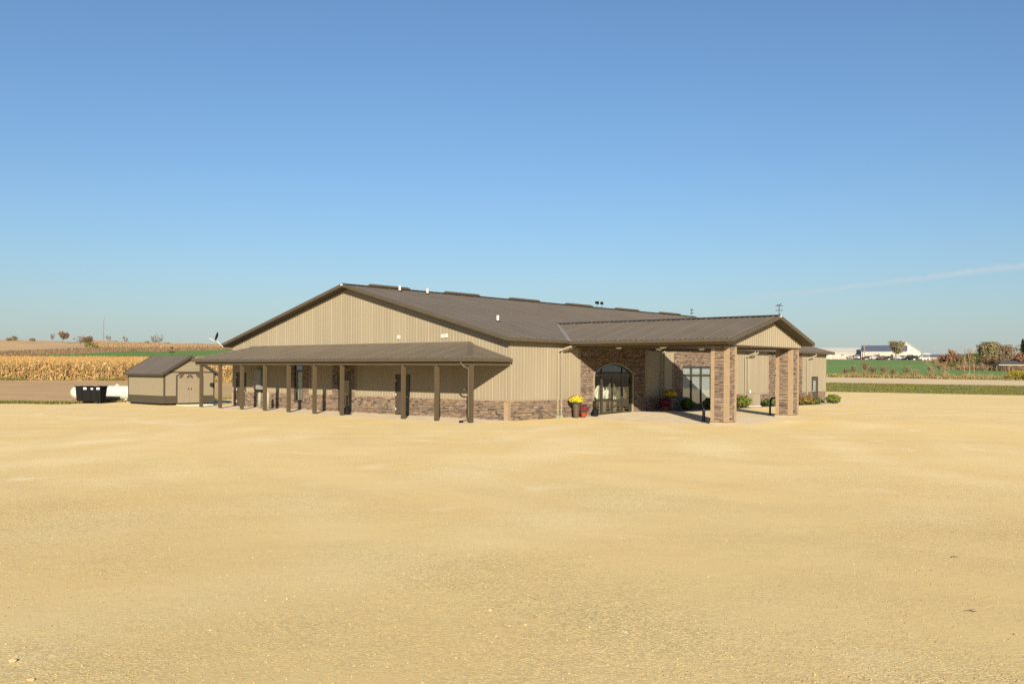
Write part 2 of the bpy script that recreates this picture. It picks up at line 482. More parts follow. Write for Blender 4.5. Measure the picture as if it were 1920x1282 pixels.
class MB:
    def __init__(s):
        s.v, s.f, s.t = [], [], []

    def face(s, pts, tone=0.5):
        n = len(s.v)
        s.v += [tuple(p) for p in pts]
        s.f.append(tuple(range(n, n + len(pts))))
        s.t.append(tone)

    def box(s, x0, x1, y0, y1, z0, z1, tone=0.5):
        n = len(s.v)
        s.v += [(x0, y0, z0), (x1, y0, z0), (x1, y1, z0), (x0, y1, z0), (x0, y0, z1), (x1, y0, z1), (x1, y1, z1), (x0, y1, z1)]
        for q in ((3, 2, 1, 0), (4, 5, 6, 7), (0, 1, 5, 4), (1, 2, 6, 5), (2, 3, 7, 6), (3, 0, 4, 7)):
            s.f.append(tuple(n + i for i in q))
            s.t.append(tone)

    def beam(s, p0, p1, w, h, up=(0, 0, 1), tone=0.5):
        """A rectangular bar from p0 to p1: w across, h along up."""
        p0, p1, up = Vector(p0), Vector(p1), Vector(up)
        d = (p1 - p0).normalized()
        a = d.cross(up).normalized()
        b = a.cross(d).normalized()
        n = len(s.v)
        for p in (p0, p1):
            for i, j in ((-1, -1), (1, -1), (1, 1), (-1, 1)):
                s.v.append(tuple(p + a * (w / 2 * i) + b * (h / 2 * j)))
        for q in ((0, 1, 2, 3), (7, 6, 5, 4), (0, 4, 5, 1), (1, 5, 6, 2), (2, 6, 7, 3), (3, 7, 4, 0)):
            s.f.append(tuple(n + i for i in q))
            s.t.append(tone)

    def tube(s, pts, rad, n=8, caps=True, tone=0.5):
        pts = [Vector(p) for p in pts]
        if not hasattr(rad, '__len__'):
            rad = [rad] * len(pts)
        base = len(s.v)
        for i, p in enumerate(pts):
            d = (pts[min(i + 1, len(pts) - 1)] - pts[max(i - 1, 0)]).normalized()
            a = d.cross(Vector((0.13, 0.31, 1)) if abs(d.z) < 0.95 else Vector((1, 0.1, 0))).normalized()
            b = d.cross(a)
            for k in range(n):
                th = 2 * math.pi * k / n
                s.v.append(tuple(p + (a * math.cos(th) + b * math.sin(th)) * rad[i]))
        for i in range(len(pts) - 1):
            for k in range(n):
                s.f.append((base + i * n + k, base + i * n + (k + 1) % n, base + (i + 1) * n + (k + 1) % n, base + (i + 1) * n + k))
                s.t.append(tone)
        if caps:
            s.f.append(tuple(base + k for k in reversed(range(n))))
            s.f.append(tuple(base + (len(pts) - 1) * n + k for k in range(n)))
            s.t += [tone, tone]

    def lathe(s, prof, n=16, o=(0, 0, 0), tone=0.5):
        """prof: (radius, z) pairs, bottom to top, about a vertical axis through o."""
        base = len(s.v)
        for r, z in prof:
            for k in range(n):
                th = 2 * math.pi * k / n
                s.v.append((o[0] + r * math.cos(th), o[1] + r * math.sin(th), o[2] + z))
        for i in range(len(prof) - 1):
            for k in range(n):
                s.f.append((base + i * n + k, base + i * n + (k + 1) % n, base + (i + 1) * n + (k + 1) % n, base + (i + 1) * n + k))
                s.t.append(tone)
        s.f.append(tuple(base + k for k in reversed(range(n))))
        s.f.append(tuple(base + (len(prof) - 1) * n + k for k in range(n)))
        s.t += [tone, tone]

    def prism(s, poly, axis, a0, a1, tone=0.5):
        """Extrude a polygon (list of 2-D points in the other two axes) along axis 'x', 'y' or 'z'."""
        def P(p, a):
            return {'x': (a, p[0], p[1]), 'y': (p[0], a, p[1]), 'z': (p[0], p[1], a)}[axis]
        n = len(poly)
        b = len(s.v)
        s.v += [P(p, a0) for p in poly] + [P(p, a1) for p in poly]
        s.f.append(tuple(range(b, b + n)))
        s.f.append(tuple(reversed(range(b + n, b + 2 * n))))
        s.t += [tone, tone]
        for i in range(n):
            j = (i + 1) % n
            s.f.append((b + i, b + n + i, b + n + j, b + j))
            s.t.append(tone)

    def ribbed(s, P0, A, S, Nn, a0, a1, s0, s1, pitch=0.229, h=0.010, extra=()):
        """A ribbed sheet: runs across A from a0 to a1, up S from s0(a) to s1(a); ribs stand out along Nn."""
        P0, A, S, Nn = Vector(P0), Vector(A), Vector(S), Vector(Nn)
        prof = ((0.0, 0), (0.74, 0), (0.80, h), (0.92, h), (0.98, 0))
        pts = []
        for k in range(int(math.floor(a0 / pitch)) - 1, int(math.ceil(a1 / pitch)) + 1):
            big_ = 1.7 if k % 4 == 0 else 1.0
            for q, hh in prof:
                hh *= big_
                a = (k + q) * pitch
                if a0 < a < a1:
                    pts.append((a, hh))
        pts = sorted([(a0, 0), (a1, 0)] + pts + [(e, 0) for e in extra if a0 < e < a1])
        f0 = s0 if callable(s0) else (lambda a: s0)
        f1 = s1 if callable(s1) else (lambda a: s1)
        for (a, ha), (b, hb) in zip(pts, pts[1:]):
            if f1(a) - f0(a) < 1e-4 and f1(b) - f0(b) < 1e-4:
                continue
            s.face([P0 + A * a + S * f0(a) + Nn * ha, P0 + A * b + S * f0(b) + Nn * hb,
                    P0 + A * b + S * f1(b) + Nn * hb, P0 + A * a + S * f1(a) + Nn * ha])

    def mesh(s, name, smooth=False):
        me = bpy.data.meshes.new(name)
        me.from_pydata(s.v, [], s.f)
        at_ = me.attributes.new('tone', 'FLOAT', 'FACE')
        at_.data.foreach_set('value', s.t)
        if smooth:
            me.polygons.foreach_set('use_smooth', [True] * len(s.f))
        me.update()
        return me

    def build_parts(s, name, m, parent=None, loc=None, smooth=False):
        """One object for each separate piece of the mesh."""
        par = {}

        def find(a):
            while par.setdefault(a, a) != a:
                par[a] = par[par[a]]
                a = par[a]
            return a
        key = [tuple(round(c, 4) for c in v) for v in s.v]
        for f in s.f:
            for i in f[1:]:
                par[find(key[f[0]])] = find(key[i])
        groups = {}
        for k, f in enumerate(s.f):
            groups.setdefault(find(key[f[0]]), []).append(k)
        out = []
        for ks in groups.values():
            q = MB()
            for k in ks:
                q.face([s.v[i] for i in s.f[k]], s.t[k])
            out.append(q.build(name, m, parent, loc, smooth))
        return out

    def build(s, name, m, parent=None, loc=None, smooth=False):
        return link(s.mesh(name, smooth), name, m, parent, loc)


def link(me, name, m, parent=None, loc=None):
    if m is not None and not me.materials:
        me.materials.append(MATS[m])
    o = bpy.data.objects.new(name, me)
    COL.objects.link(o)
    if parent is not None:
        o.parent = parent
    if loc is not None:
        o.location = loc
    return o


def np_mesh(name, verts, nper, tones, m, parent=None, loc=None):
    """A mesh of many loose polygons of nper corners each, from an array (count, nper, 3)."""
    verts = np.asarray(verts, np.float32).reshape(-1, 3)
    nf = len(verts) // nper
    me = bpy.data.meshes.new(name)
    me.vertices.add(len(verts))
    me.vertices.foreach_set('co', verts.ravel())
    me.loops.add(len(verts))
    me.loops.foreach_set('vertex_index', np.arange(len(verts), dtype=np.int32))
    me.polygons.add(nf)
    me.polygons.foreach_set('loop_start', np.arange(0, nf * nper, nper, dtype=np.int32))
    at_ = me.attributes.new('tone', 'FLOAT', 'FACE')
    at_.data.foreach_set('value', np.asarray(tones, np.float32))
    me.update(calc_edges=True)
    return link(me, name, m, parent, loc)


def tag(o, label, cat, group=None):
    o['label'] = label
    o['category'] = cat
    if group:
        o['group'] = group
    return o


def thing(name, label, cat, loc=(0, 0, 0), rz=0.0, group=None):
    o = bpy.data.objects.new(name, None)
    o.empty_display_size = 0.3
    COL.objects.link(o)
    o.location = loc
    o.rotation_euler = (0, 0, rz)
    return tag(o, label, cat, group)


def struct(o, kind='structure'):
    o['kind'] = kind
    return o


def dup(root, loc, rz, label, group=None):
    r = root.copy()
    COL.objects.link(r)
    r.location = loc
    r.rotation_euler = (0, 0, rz)
    r['label'] = label
    if group:
        r['group'] = group
    for ch in list(root.children):
        c = ch.copy()
        COL.objects.link(c)
        c.parent = r
        for g in ch.children:
            e = g.copy()
            COL.objects.link(e)
            e.parent = c
    return r


# the building's own axes: u along the long side (away to the right), v along the gable end (away to the left)
TH = RAD(41.39928)
C0 = Vector((-0.13176, 44.84882, 0))
UU = Vector((math.sin(TH), math.cos(TH), 0))
VV = Vector((-math.cos(TH), math.sin(TH), 0))
RZ = math.pi / 2 - TH


def bw(u, v, z=0.0):
    return C0 + UU * u + VV * v + Vector((0, 0, z))


def at(px, py, Y):
    return ray(px, py) * Y + Vector((0, 0, EYE))


def sm(x):
    x = min(1.0, max(0.0, x))
    return x * x * (3 - 2 * x)


def lot_z(x, y):
    """The lot rises a hand's width towards the right-hand column."""
    d = Vector((x, y, 0)) - C0
    u, v = d.dot(UU), d.dot(VV)
    return 0.12 * sm((u - 5) / 6.5) * (1 - 0.5 * sm((u - 16) / 18)) * sm((v + 30) / 14) * (1 - sm((u - 40) / 25))


def lot_b(u, v):
    p = bw(u, v)
    return lot_z(p.x, p.y)


# ------------------------------------------------------------------ ground, fields, road
rnd = random.Random(7)
mb = MB()
mb.face([(6000 * math.cos(2 * math.pi * k / 48), 6000 * math.sin(2 * math.pi * k / 48), -0.6) for k in range(48)])
struct(mb.build('ground', 'earth'))

LOT = [(-260, -40), (-260, 62), (-36, 62.0), (-31.2, 62.2), (-30.5, 65.5), (-26.5, 69.5), (-21, 76), (-14, 95), (8, 141.6), (39.96, 118.1), (57.95, 104.57), (123, 55.7), (220, -17), (220, -40)]


def lot_mesh():
    O = Vector((0, -40))
    mbx = MB()
    az = np.radians(np.concatenate([np.linspace(-89.9, -35, 40), np.linspace(-34.5, 48, 210), np.linspace(49, 89.9, 40)]))
    rr = np.concatenate([[0, 15, 30], np.linspace(36, 70, 30), np.linspace(73, 84, 8), np.linspace(85, 130, 60), np.linspace(135, 190, 12)])

    def bound(a):
        d = Vector((math.sin(a), math.cos(a)))
        best = 1e9
        for p, q in zip(LOT, LOT[1:] + LOT[:1]):
            p, q = Vector(p) - O, Vector(q) - O
            e = q - p
            den = d.x * e.y - d.y * e.x
            if abs(den) < 1e-9:
                continue
            t = (p.x * e.y - p.y * e.x) / den
            k = (p.x * d.y - p.y * d.x) / den
            if t > 1 and -1e-6 <= k <= 1 + 1e-6:
                best = min(best, t)
        return best
    rows = []
    for a in az:
        B = bound(a)
        row = []
        for r in rr:
            r = min(r, B)
            x, y = O.x + r * math.sin(a), O.y + r * math.cos(a)
            row.append((x, y, lot_z(x, y)))
        rows.append(row)
    n = len(rr)
    for row in rows:
        mbx.v += row
    for i in range(len(az) - 1):
        for j in range(n - 1):
            a, b, c, d = i * n + j, i * n + j + 1, (i + 1) * n + j + 1, (i + 1) * n + j
            if Vector(mbx.v[a]) == Vector(mbx.v[b]) and Vector(mbx.v[c]) == Vector(mbx.v[d]):
                continue
            mbx.f.append((a, d, c, b))
            mbx.t.append(0.5)
    return mbx


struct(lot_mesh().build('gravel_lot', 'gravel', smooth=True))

TERR = MB()


def interp(pts, px):
    if px <= pts[0][0]:
        return pts[0][1]
    for (a, b), (c, d) in zip(pts, pts[1:]):
        if px <= c:
            return b + (d - b) * (px - a) / (c - a)
    return pts[-1][1]


def line(ys, Ys):
    """A field edge: seen rows ys and distances Ys along the bearing given by photo columns."""
    return lambda px: at(px, interp(ys, px), interp(Ys, px))


def strip(name, m, lo, hi, px0, px1, step=20, rows=10, rough=0.0):
    mbx = MB()
    cols = np.arange(px0, px1 + step, step)
    r = random.Random(len(name))
    for c in cols:
        a, b = lo(c), hi(c)
        for k in range(rows + 1):
            p = a.lerp(b, k / rows)
            if rough and 0 < k < rows:
                p.z += r.uniform(-rough, rough)
            mbx.v.append(tuple(p))
    n = rows + 1
    for i in range(len(cols) - 1):
        for k in range(rows):
            mbx.f.append((i * n + k, (i + 1) * n + k, (i + 1) * n + k + 1, i * n + k + 1))
            mbx.t.append(0.5)
    b0 = len(TERR.v)
    TERR.v += mbx.v
    TERR.f += [tuple(b0 + i for i in f) for f in mbx.f]
    return struct(mbx.build(name, m, smooth=True))


def flatline(px_pts, z, dz=0.0):
    """Edge given by (photo column, distance), on level ground."""
    return lambda px: Vector((ray(px, 700).x * interp(px_pts, px), interp(px_pts, px), z))


# left: stubble, corn, winter wheat, hill
L0 = flatline([(-900, 61.8), (0, 61.8), (125, 62.0), (150, 63.8), (240, 66.3), (330, 69), (430, 73), (700, 85)], -0.012)
L1 = line([(-900, 712), (0, 712), (240, 713), (430, 716), (700, 720)], [(-900, 115), (700, 115)])
L2 = lambda px: at(px, interp([(-900, 689.5), (0, 689.5), (700, 693)], px), 200) - Vector((0, 0, 0))
L3 = line([(-900, 671), (0, 667), (45, 666.5), (120, 664.5), (185, 661.0), (220, 659.3), (255, 657.5), (290, 660), (340, 658), (430, 656), (700, 656)], [(-900, 330), (700, 330)])
L3b = line([(-900, 664), (0, 659), (50, 657), (100, 655.5), (150, 653), (190, 652.0), (240, 653), (700, 653)], [(-900, 380), (700, 380)])
L4 = line([(-900, 637), (0, 637.2), (40, 637), (60, 638), (100, 639), (130, 640.2), (180, 641.5), (220, 643.5), (270, 646), (330, 647.2), (400, 648), (700, 650)], [(-900, 520), (700, 520)])
L5 = lambda px: (lambda p: Vector((p.x * 1.5, p.y * 1.5, -1.0)))(L4(px))
strip('stubble_field', 'stubble', L0, L1, -900, 700, 25, 12, 0.04)
strip('corn_ground', 'corn_soil', L1, L2, -900, 700, 40, 6)
strip('wheat_field', 'field_green', L2, L3, -900, 700, 20, 8)
strip('scrub_strip', 'hill_brown', L3, L3b, -900, 700, 20, 5, 0.25)
strip('hill_field', 'hill_tan', L3b, L4, -900, 170, 20, 10, 0.15)
strip('prairie_slope', 'hill_orange', L3b, L4, 170, 710, 15, 10, 0.35)
strip('hill_back', 'hill_tan', L4, L5, -900, 710, 40, 2)
# right: verge, road, field, yard
R0 = flatline([(1000, 150.0), (1546, 118.1), (1920, 104.6), (2700, 76)], -0.01)
R1 = line([(1000, 708), (1545, 717), (1920, 723.3), (2700, 736)], [(1000, 166), (1545, 150), (1920, 138), (2700, 116)])
R2 = line([(1000, 698), (1545, 706.8), (1920, 713.3), (2700, 727)], [(1000, 184), (1545, 167), (1920, 154), (2700, 132)])
R3 = line([(1000, 695), (1545, 704), (1920, 709.5), (2700, 724)], [(1000, 190), (1545, 172), (1920, 159), (2700, 137)])
R4 = line([(1000, 674), (1545, 674.5), (1700, 675.5), (1745, 677.5), (1765, 685), (1790, 693), (1920, 697), (2700, 705)], [(1000, 370), (1545, 360), (1700, 345), (1745, 330), (1790, 235), (1920, 220), (2700, 190)])
R5 = line([(1000, 672.5), (1545, 673), (1700, 674), (1760, 675.5), (1800, 684), (1920, 690), (2700, 700)], [(1000, 375), (1700, 375), (1760, 370), (1800, 290), (1920, 265), (2700, 235)])
R6 = lambda px: (lambda p: Vector((p.x * 1.35, p.y * 1.35, p.z + 0.3)))(R5(px))
R7 = lambda px: (lambda p: Vector((p.x * 2.2, p.y * 2.2, -1.0)))(R5(px))
strip('grass_verge', 'verge_grass', R0, R1, 1000, 2700, 25, 10, 0.06)
strip('road', 'asphalt_pale', R1, R2, 1000, 2700, 60, 4)
strip('rough_bank', 'rough_grass', R2, R3, 1000, 2700, 30, 3, 0.05)
strip('green_field', 'field_green_far', R3, R4, 1000, 2700, 20, 10)
strip('field_edge_scrub', 'scrub_ground', R4, R5, 1000, 2700, 15, 4, 0.1)
strip('yard', 'yard_gravel', R5, R6, 1000, 2700, 40, 3)
strip('yard_back', 'hill_tan', R6, R7, 1000, 2700, 60, 2)
BVH = BVHTree.FromPolygons(TERR.v, TERR.f)


def drop(x, y, default=0.0):
    h = BVH.ray_cast(Vector((x, y, 400)), Vector((0, 0, -1)))
    return h[0].z if h[0] else default


def sees(px, py):
    """The ground point on the surrounding land that shows at this place of the photograph."""
    h = BVH.ray_cast(Vector((0, 0, EYE)), ray(px, py).normalized())
    return h[0]


def land(px, Y):
    x = ray(px, 700).x * Y
    return Vector((x, Y, drop(x, Y)))


# ------------------------------------------------------------------ stone veneer


def courses(a0, a1, z0, z1, r, keep=None):
    """Random-ashlar ledge stones filling a rectangle: (a0, a1, z0, z1) each."""
    out = []
    z = z0
    while z < z1 - 0.02:
        h = min(r.choice((0.045, 0.06, 0.07, 0.085, 0.10)), z1 - z)
        if z1 - z - h < 0.04:
            h = z1 - z
        a = a0
        while a < a1 - 0.01:
            w = r.uniform(0.10, 0.33)
            if a1 - a - w < 0.12:
                w = a1 - a
            if keep is None or keep(a + w / 2, z + h / 2):
                out.append((a + 0.004, a + w - 0.004, z + 0.004, z + h - 0.004))
            a += w
        z += h
    return out


def stone_face(mbx, s, plane, depth, axis, tone, r):
    """One ledge stone standing proud of a wall: axis 'u' = on a face looking -u (runs along v), 'v' = on a face looking -v."""
    a0, a1, z0, z1 = s
    j = [r.uniform(-0.5, 0.5) * 0.012 for _ in range(8)]
    d = [depth + r.uniform(-0.008, 0.008) for _ in range(4)]
    front = [(a0 + 0.006 + j[0], z0 + 0.005 + j[1] * .4), (a1 - 0.006 + j[2], z0 + 0.005 + j[3] * .4), (a1 - 0.006 + j[4], z1 - 0.005 + j[5] * .4), (a0 + 0.006 + j[6], z1 - 0.005 + j[7] * .4)]
    back = [(a0, z0), (a1, z0), (a1, z1), (a0, z1)]

    def P(p, dd):
        return (plane - dd, p[0], p[1]) if axis == 'u' else (p[0], plane - dd, p[1])
    F = [P(p, d[i]) for i, p in enumerate(front)]
    B = [P(p, 0.0) for p in back]
    if axis == 'u':
        mbx.face([F[3], F[2], F[1], F[0]], tone)
    else:
        mbx.face(F, tone)
    for i in range(4):
        k = (i + 1) % 4
        q = [B[i], B[k], F[k], F[i]]
        mbx.face(q[::-1] if axis == 'u' else q, tone)


def tone_pick(r):
    x = r.random()
    return r.uniform(0.0, 0.2) if x < 0.11 else r.uniform(0.2, 0.7) if x < 0.72 else r.uniform(0.7, 1.0)


# ------------------------------------------------------------------ the metal-clad hall
LB, WB = 37.75, 24.41
VR, ZR, ZE, OE, OG = WB / 2, 7.283, 4.007, 0.449, 0.60
SL = (ZR - ZE) / (VR + OE)
hall = thing('metal_hall', 'long tan ribbed metal hall with brown roof, stone base, posted porch and columned portico', 'building', C0, RZ)
rs = random.Random(11)
WZ = 0.94                                                  # top of the stone base


def roof_z(v):
    return ZE + SL * (v + OE) if v < VR else ZE + SL * (WB - v + OE)


# siding of the gable end
mb = MB()
X, Z, Y3 = (1, 0, 0), (0, 0, 1), (0, 1, 0)
for a, b, z0, z1 in ((0.0, 7.09, WZ, 2.95), (7.09, 8.28, 2.18, 2.95), (8.28, 11.64, WZ, 2.95), (13.74, 15.94, WZ, 2.95), (18.0, 22.78, WZ, 2.95), (22.78, 23.93, 2.18, 2.95), (23.93, WB, WZ, 2.95)):
    mb.ribbed((0, 0, 0), Y3, Z, (-1, 0, 0), a, b, z0, z1)
mb.ribbed((0, 0, 0), Y3, Z, (-1, 0, 0), 0, WB, 2.95, lambda a: roof_z(a) - 0.13, extra=(VR,))
mb.build_parts('siding', 'siding_tan', hall)
# siding of the long side
mb = MB()
for a, b, z0 in ((0.0, 5.6, WZ), (11.85, 14.95, WZ), (20.65, 27.65, WZ), (33.25, 35.08, WZ), (35.08, 36.2, 2.12), (36.2, LB, WZ)):
    mb.ribbed((0, 0, 0), X, Z, (0, -1, 0), a, b, z0, 3.93)
mb.build_parts('siding', 'siding_tan', hall)
mb = MB()
mb.ribbed((LB, 0, 0), Y3, Z, (1, 0, 0), 0, WB, 0.0, lambda a: roof_z(a) - 0.13, extra=(VR,))
mb.ribbed((0, WB, 0), X, Z, (0, 1, 0), 0, LB, 0.0, 3.93)
mb.build_parts('siding', 'siding_tan', hall)

# roof sheets
ct = 1 / math.sqrt(1 + SL * SL)
Ls = (VR + OE) / ct
mb = MB()
mb.ribbed((0, -OE, ZE), X, (0, ct, SL * ct), (0, -SL * ct, ct), -OG, LB + OG, 0, Ls, h=0.011, pitch=0.305)
mb.build('roof', 'roof_brown', hall)
mb = MB()
mb.ribbed((0, WB + OE, ZE), X, (0, -ct, SL * ct), (0, SL * ct, ct), -OG, LB + OG, 0, Ls, h=0.011, pitch=0.305)
mb.build('roof', 'roof_brown', hall)
mb = MB()
for sgn in (-1, 1):
    mb.face([(-OG, VR + sgn * (VR + OE), ZE - 0.16), (LB + OG, VR + sgn * (VR + OE), ZE - 0.16), (LB + OG, VR, ZR - 0.16), (-OG, VR, ZR - 0.16)])
mb.build_parts('soffit', 'soffit_brown', hall)
mb = MB()
for u in (-OG - 0.012, LB + OG + 0.012):
    for sgn in (-1, 1):
        mb.beam((u, VR + sgn * (VR + OE + 0.02), ZE - 0.065), (u, VR, ZR - 0.06), 0.03, 0.18)
mb.build_parts('rake_trim', 'trim_tan', hall)
mb = MB()
for y in (-OE - 0.02, WB + OE + 0.02):
    mb.beam((-OG - 0.02, y, ZE - 0.075), (LB + OG + 0.02, y, ZE - 0.075), 0.035, 0.15)
mb.build_parts('eave_trim', 'trim_tan', hall)
mb = MB()
for sgn in (-1, 1):
    mb.face([(-OG, VR, ZR + 0.055), (LB + OG, VR, ZR + 0.055), (LB + OG, VR + sgn * 0.3, ZR + 0.055 - 0.3 * SL), (-OG, VR + sgn * 0.3, ZR + 0.055 - 0.3 * SL)])
mb.build('ridge_cap', 'trim_brown', hall)
mb = MB()
mb.prism([(VR - 0.1, ZR - 0.09), (VR + 0.1, ZR - 0.09), (VR + 0.1, ZR - 0.02), (VR, ZR + 0.02), (VR - 0.1, ZR - 0.02)], 'x', -OG - 0.05, -OG - 0.025)
mb.build('ridge_end_cap', 'white_metal', hall)
vent_me = MB()
vent_me.prism([(-0.24, -0.04), (0.24, -0.04), (0.24, 0.04), (0.0, 0.11), (-0.24, 0.04)], 'x', -1.47, 1.47)
vent_me = vent_me.mesh('ridge_vent')
for uc in (2.93, 9.1, 15.3, 21.55, 27.85, 34.25):
    link(vent_me, 'ridge_vent', 'trim_brown', hall, (uc, VR, ZR + 0.05))
for u, v in ((3.0, 11.35), (5.15, 11.25), (3.07, 3.57)):
    p = MB()
    p.tube([(0, 0, -0.02), (0, 0, 0.34)], 0.075, 12)
    po = p.build('vent_pipe', 'white_metal', hall, (u, v, roof_z(v)))
    p = MB()
    p.lathe([(0.14, -0.05), (0.13, 0.02), (0.085, 0.06)], 12)
    p.build('boot', 'black_plastic', po)
for v, z in ((8.0, 4.21), (4.62, 4.2), (4.34, 4.22)):
    p = MB()
    p.box(-0.07, 0, -0.09, 0.09, -0.10, 0.10)
    p.box(-0.085, -0.07, -0.07, 0.07, 0.02, 0.09)
    p.build('wall_vent', 'white_metal', hall, (0, v, z))
# corner boards
mb = MB()
mb.box(-0.035, 0.0, 0.005, 0.30, 0.0, WZ + 0.02)
mb.box(-0.035, 0.0, 24.1, 24.41, 0.0, WZ + 0.02)
mb.box(0.0, 0.05, -0.035, 0.0, 0.0, WZ + 0.02)
mb.box(LB - 0.28, LB, -0.04, 0.0, 0.0, WZ + 0.02)
mb.build_parts('corner_board', 'stone_trim', hall)
mb = MB()
mb.box(-0.03, 0.005, -0.005, 0.09, WZ + 0.02, 3.9)
mb.box(0.005, 0.09, -0.03, -0.003, WZ + 0.02, 3.9)
mb.box(LB - 0.1, LB + 0.02, -0.03, -0.003, WZ + 0.02, 3.9)
mb.build_parts('corner_trim', 'siding_tan', hall)
# backing behind the stone
ARC_U, ARC_H, ARC_Z, ARC_RISE = 8.69, 1.84, 2.31, 0.53
ARC_R = (ARC_H ** 2 + ARC_RISE ** 2) / (2 * ARC_RISE)


def arch_top(u):
    return ARC_Z + ARC_RISE - ARC_R + math.sqrt(max(0.0, ARC_R ** 2 - (u - ARC_U) ** 2))


WINS = ((15.98, 19.62), (28.63, 32.27))
WIN_Z0, WIN_Z1, WIN_T = 0.38, 2.76, 2.23
mb = MB()
for a, b, z1 in ((0.0, 7.09, WZ), (8.28, 11.64, WZ), (13.74, 15.94, WZ), (18.0, 22.78, WZ), (23.93, WB, WZ), (11.64, 12.05, 2.95), (13.2, 13.74, 2.95), (15.94, 16.58, 2.95), (17.47, 18.0, 2.95)):
    mb.box(-0.02, 0.1, a, b, 0, z1)
mb.box(-0.02, 0.1, 12.05, 13.2, 2.2, 2.95)
mb.box(-0.02, 0.1, 16.58, 17.47, 0, 0.5)
mb.box(-0.02, 0.1, 16.58, 17.47, 2.75, 2.95)
for a, b, z1 in ((0.0, 5.6, WZ), (11.85, 14.95, WZ), (20.65, 27.65, WZ), (33.25, 35.08, WZ), (36.2, LB, WZ)):
    mb.box(a, b, -0.02, 0.1, 0, z1)
for w0, w1, u0, u1 in ((14.95, 20.65, *WINS[0]), (27.65, 33.25, *WINS[1])):
    mb.box(w0, u0, -0.02, 0.1, 0, 3.93)
    mb.box(u1, w1, -0.02, 0.1, 0, 3.93)
    mb.box(u0, u1, -0.02, 0.1, 0, WIN_Z0)
    mb.box(u0, u1, -0.02, 0.1, WIN_Z1, 3.93)
mb.box(5.6, ARC_U - ARC_H, -0.02, 0.1, 0, 3.93)
mb.box(ARC_U + ARC_H, 11.85, -0.02, 0.1, 0, 3.93)
ns = 28
for k in range(ns):
    a = ARC_U - ARC_H + 2 * ARC_H * k / ns
    b = ARC_U - ARC_H + 2 * ARC_H * (k + 1) / ns
    za, zb = arch_top(a), arch_top(b)
    mb.face([(a, -0.02, za), (b, -0.02, zb), (b, -0.02, 3.93), (a, -0.02, 3.93)])
    mb.face([(a, 0.25, za), (b, 0.25, zb), (b, -0.02, zb), (a, -0.02, za)])
mb.build_parts('stone_backing', 'mortar', hall)

# ledge stones: the first 300 that show largest are single parts, the rest one mass
stuff = MB()
singles = []


def lay(axis, plane, a0, a1, z0, z1, keep=None, single=False, depth=0.05):
    for s in courses(a0, a1, z0, z1, rs, keep):
        d = depth + rs.choice((0, 0.008, 0.02))
        t = tone_pick(rs)
        if single:
            singles.append((axis, plane, s, d, t))
        else:
            stone_face(stuff, s, plane, d, axis, t, rs)


def not_arch(u, z):
    return not (abs(u - ARC_U) < ARC_H + 0.10 and z < arch_top(u) + 0.10)


for a, b in ((8.28, 11.66), (13.72, 15.96), (17.98, 22.78), (23.93, 24.1)):
    lay('u', -0.02, a, b, 0, WZ)
lay('u', -0.02, 0.3, 2.9, 0, WZ, single=True)
lay('u', -0.02, 2.9, 7.09, 0, WZ)
for a, b, z0 in ((11.66, 12.02, 0), (13.23, 13.72, 0), (15.96, 16.56, 0), (17.49, 17.98, 0), (12.02, 13.23, 2.22), (16.56, 17.49, 2.78)):
    lay('u', -0.02, a, b, z0, 2.85)
lay('u', -0.02, 16.56, 17.49, 0, 0.48)
lay('v', -0.02, 0.05, 1.6, 0, WZ, single=True)
for a, b in ((1.6, 5.62), (11.83, 14.97), (20.63, 27.67), (33.23, 35.05), (36.24, LB - 0.28)):
    lay('v', -0.02, a, b, 0, WZ)
lay('v', -0.02, 5.62, 11.83, 0, 3.72, not_arch)
for w0, w1, u0, u1, zt in ((14.97, 20.63, *WINS[0], 3.8), (27.67, 33.23, *WINS[1], 3.8)):
    lay('v', -0.02, w0, u0 - 0.02, 0, zt)
    lay('v', -0.02, u1 + 0.02, w1, 0, zt)
    lay('v', -0.02, u0 - 0.02, u1 + 0.02, 0, WIN_Z0 - 0.06)
    lay('v', -0.02, u0 - 0.02, u1 + 0.02, WIN_Z1 + 0.02, zt)
so = stuff.build('stone_veneer', 'stone', hall)
so['kind'] = 'stuff'
# cap on the stone base
mb = MB()
for a, b in ((0.0, 7.09), (8.28, 11.64), (13.74, 15.94), (18.0, 22.78), (23.93, WB)):
    mb.box(-0.085, 0.0, a, b, WZ, WZ + 0.03)
for a, b in ((0.003, 5.6), (11.85, 14.95), (20.65, 27.65), (33.25, 35.08), (36.2, LB)):
    mb.box(a, b, -0.085, 0.0, WZ + 0.001, WZ + 0.03)
mb.build_parts('stone_ledge', 'stone_trim', hall)
# tan edging round the stone panels
mb = MB()
for a in (11.64, 13.74, 15.94, 18.0):
    mb.box(-0.06, -0.001, a - 0.03, a + 0.03, WZ + 0.03, 2.85)
for a in (5.6, 11.85, 14.95, 20.65, 27.65, 33.25):
    mb.box(a - 0.03, a + 0.03, -0.06, -0.001, WZ + 0.03, 3.9)
mb.build_parts('panel_edging', 'siding_tan', hall)


# doors and windows
def handle(parent, p, d, m='white_metal'):
    h = MB()
    h.tube([p, Vector(p) + Vector(d) * 0.05], 0.03, 8)
    h.tube([Vector(p) + Vector(d) * 0.05, Vector(p) + Vector(d) * 0.05 + Vector((d[1], d[0], 0)) * 0.11], 0.014, 6)
    h.build('handle', m, parent)


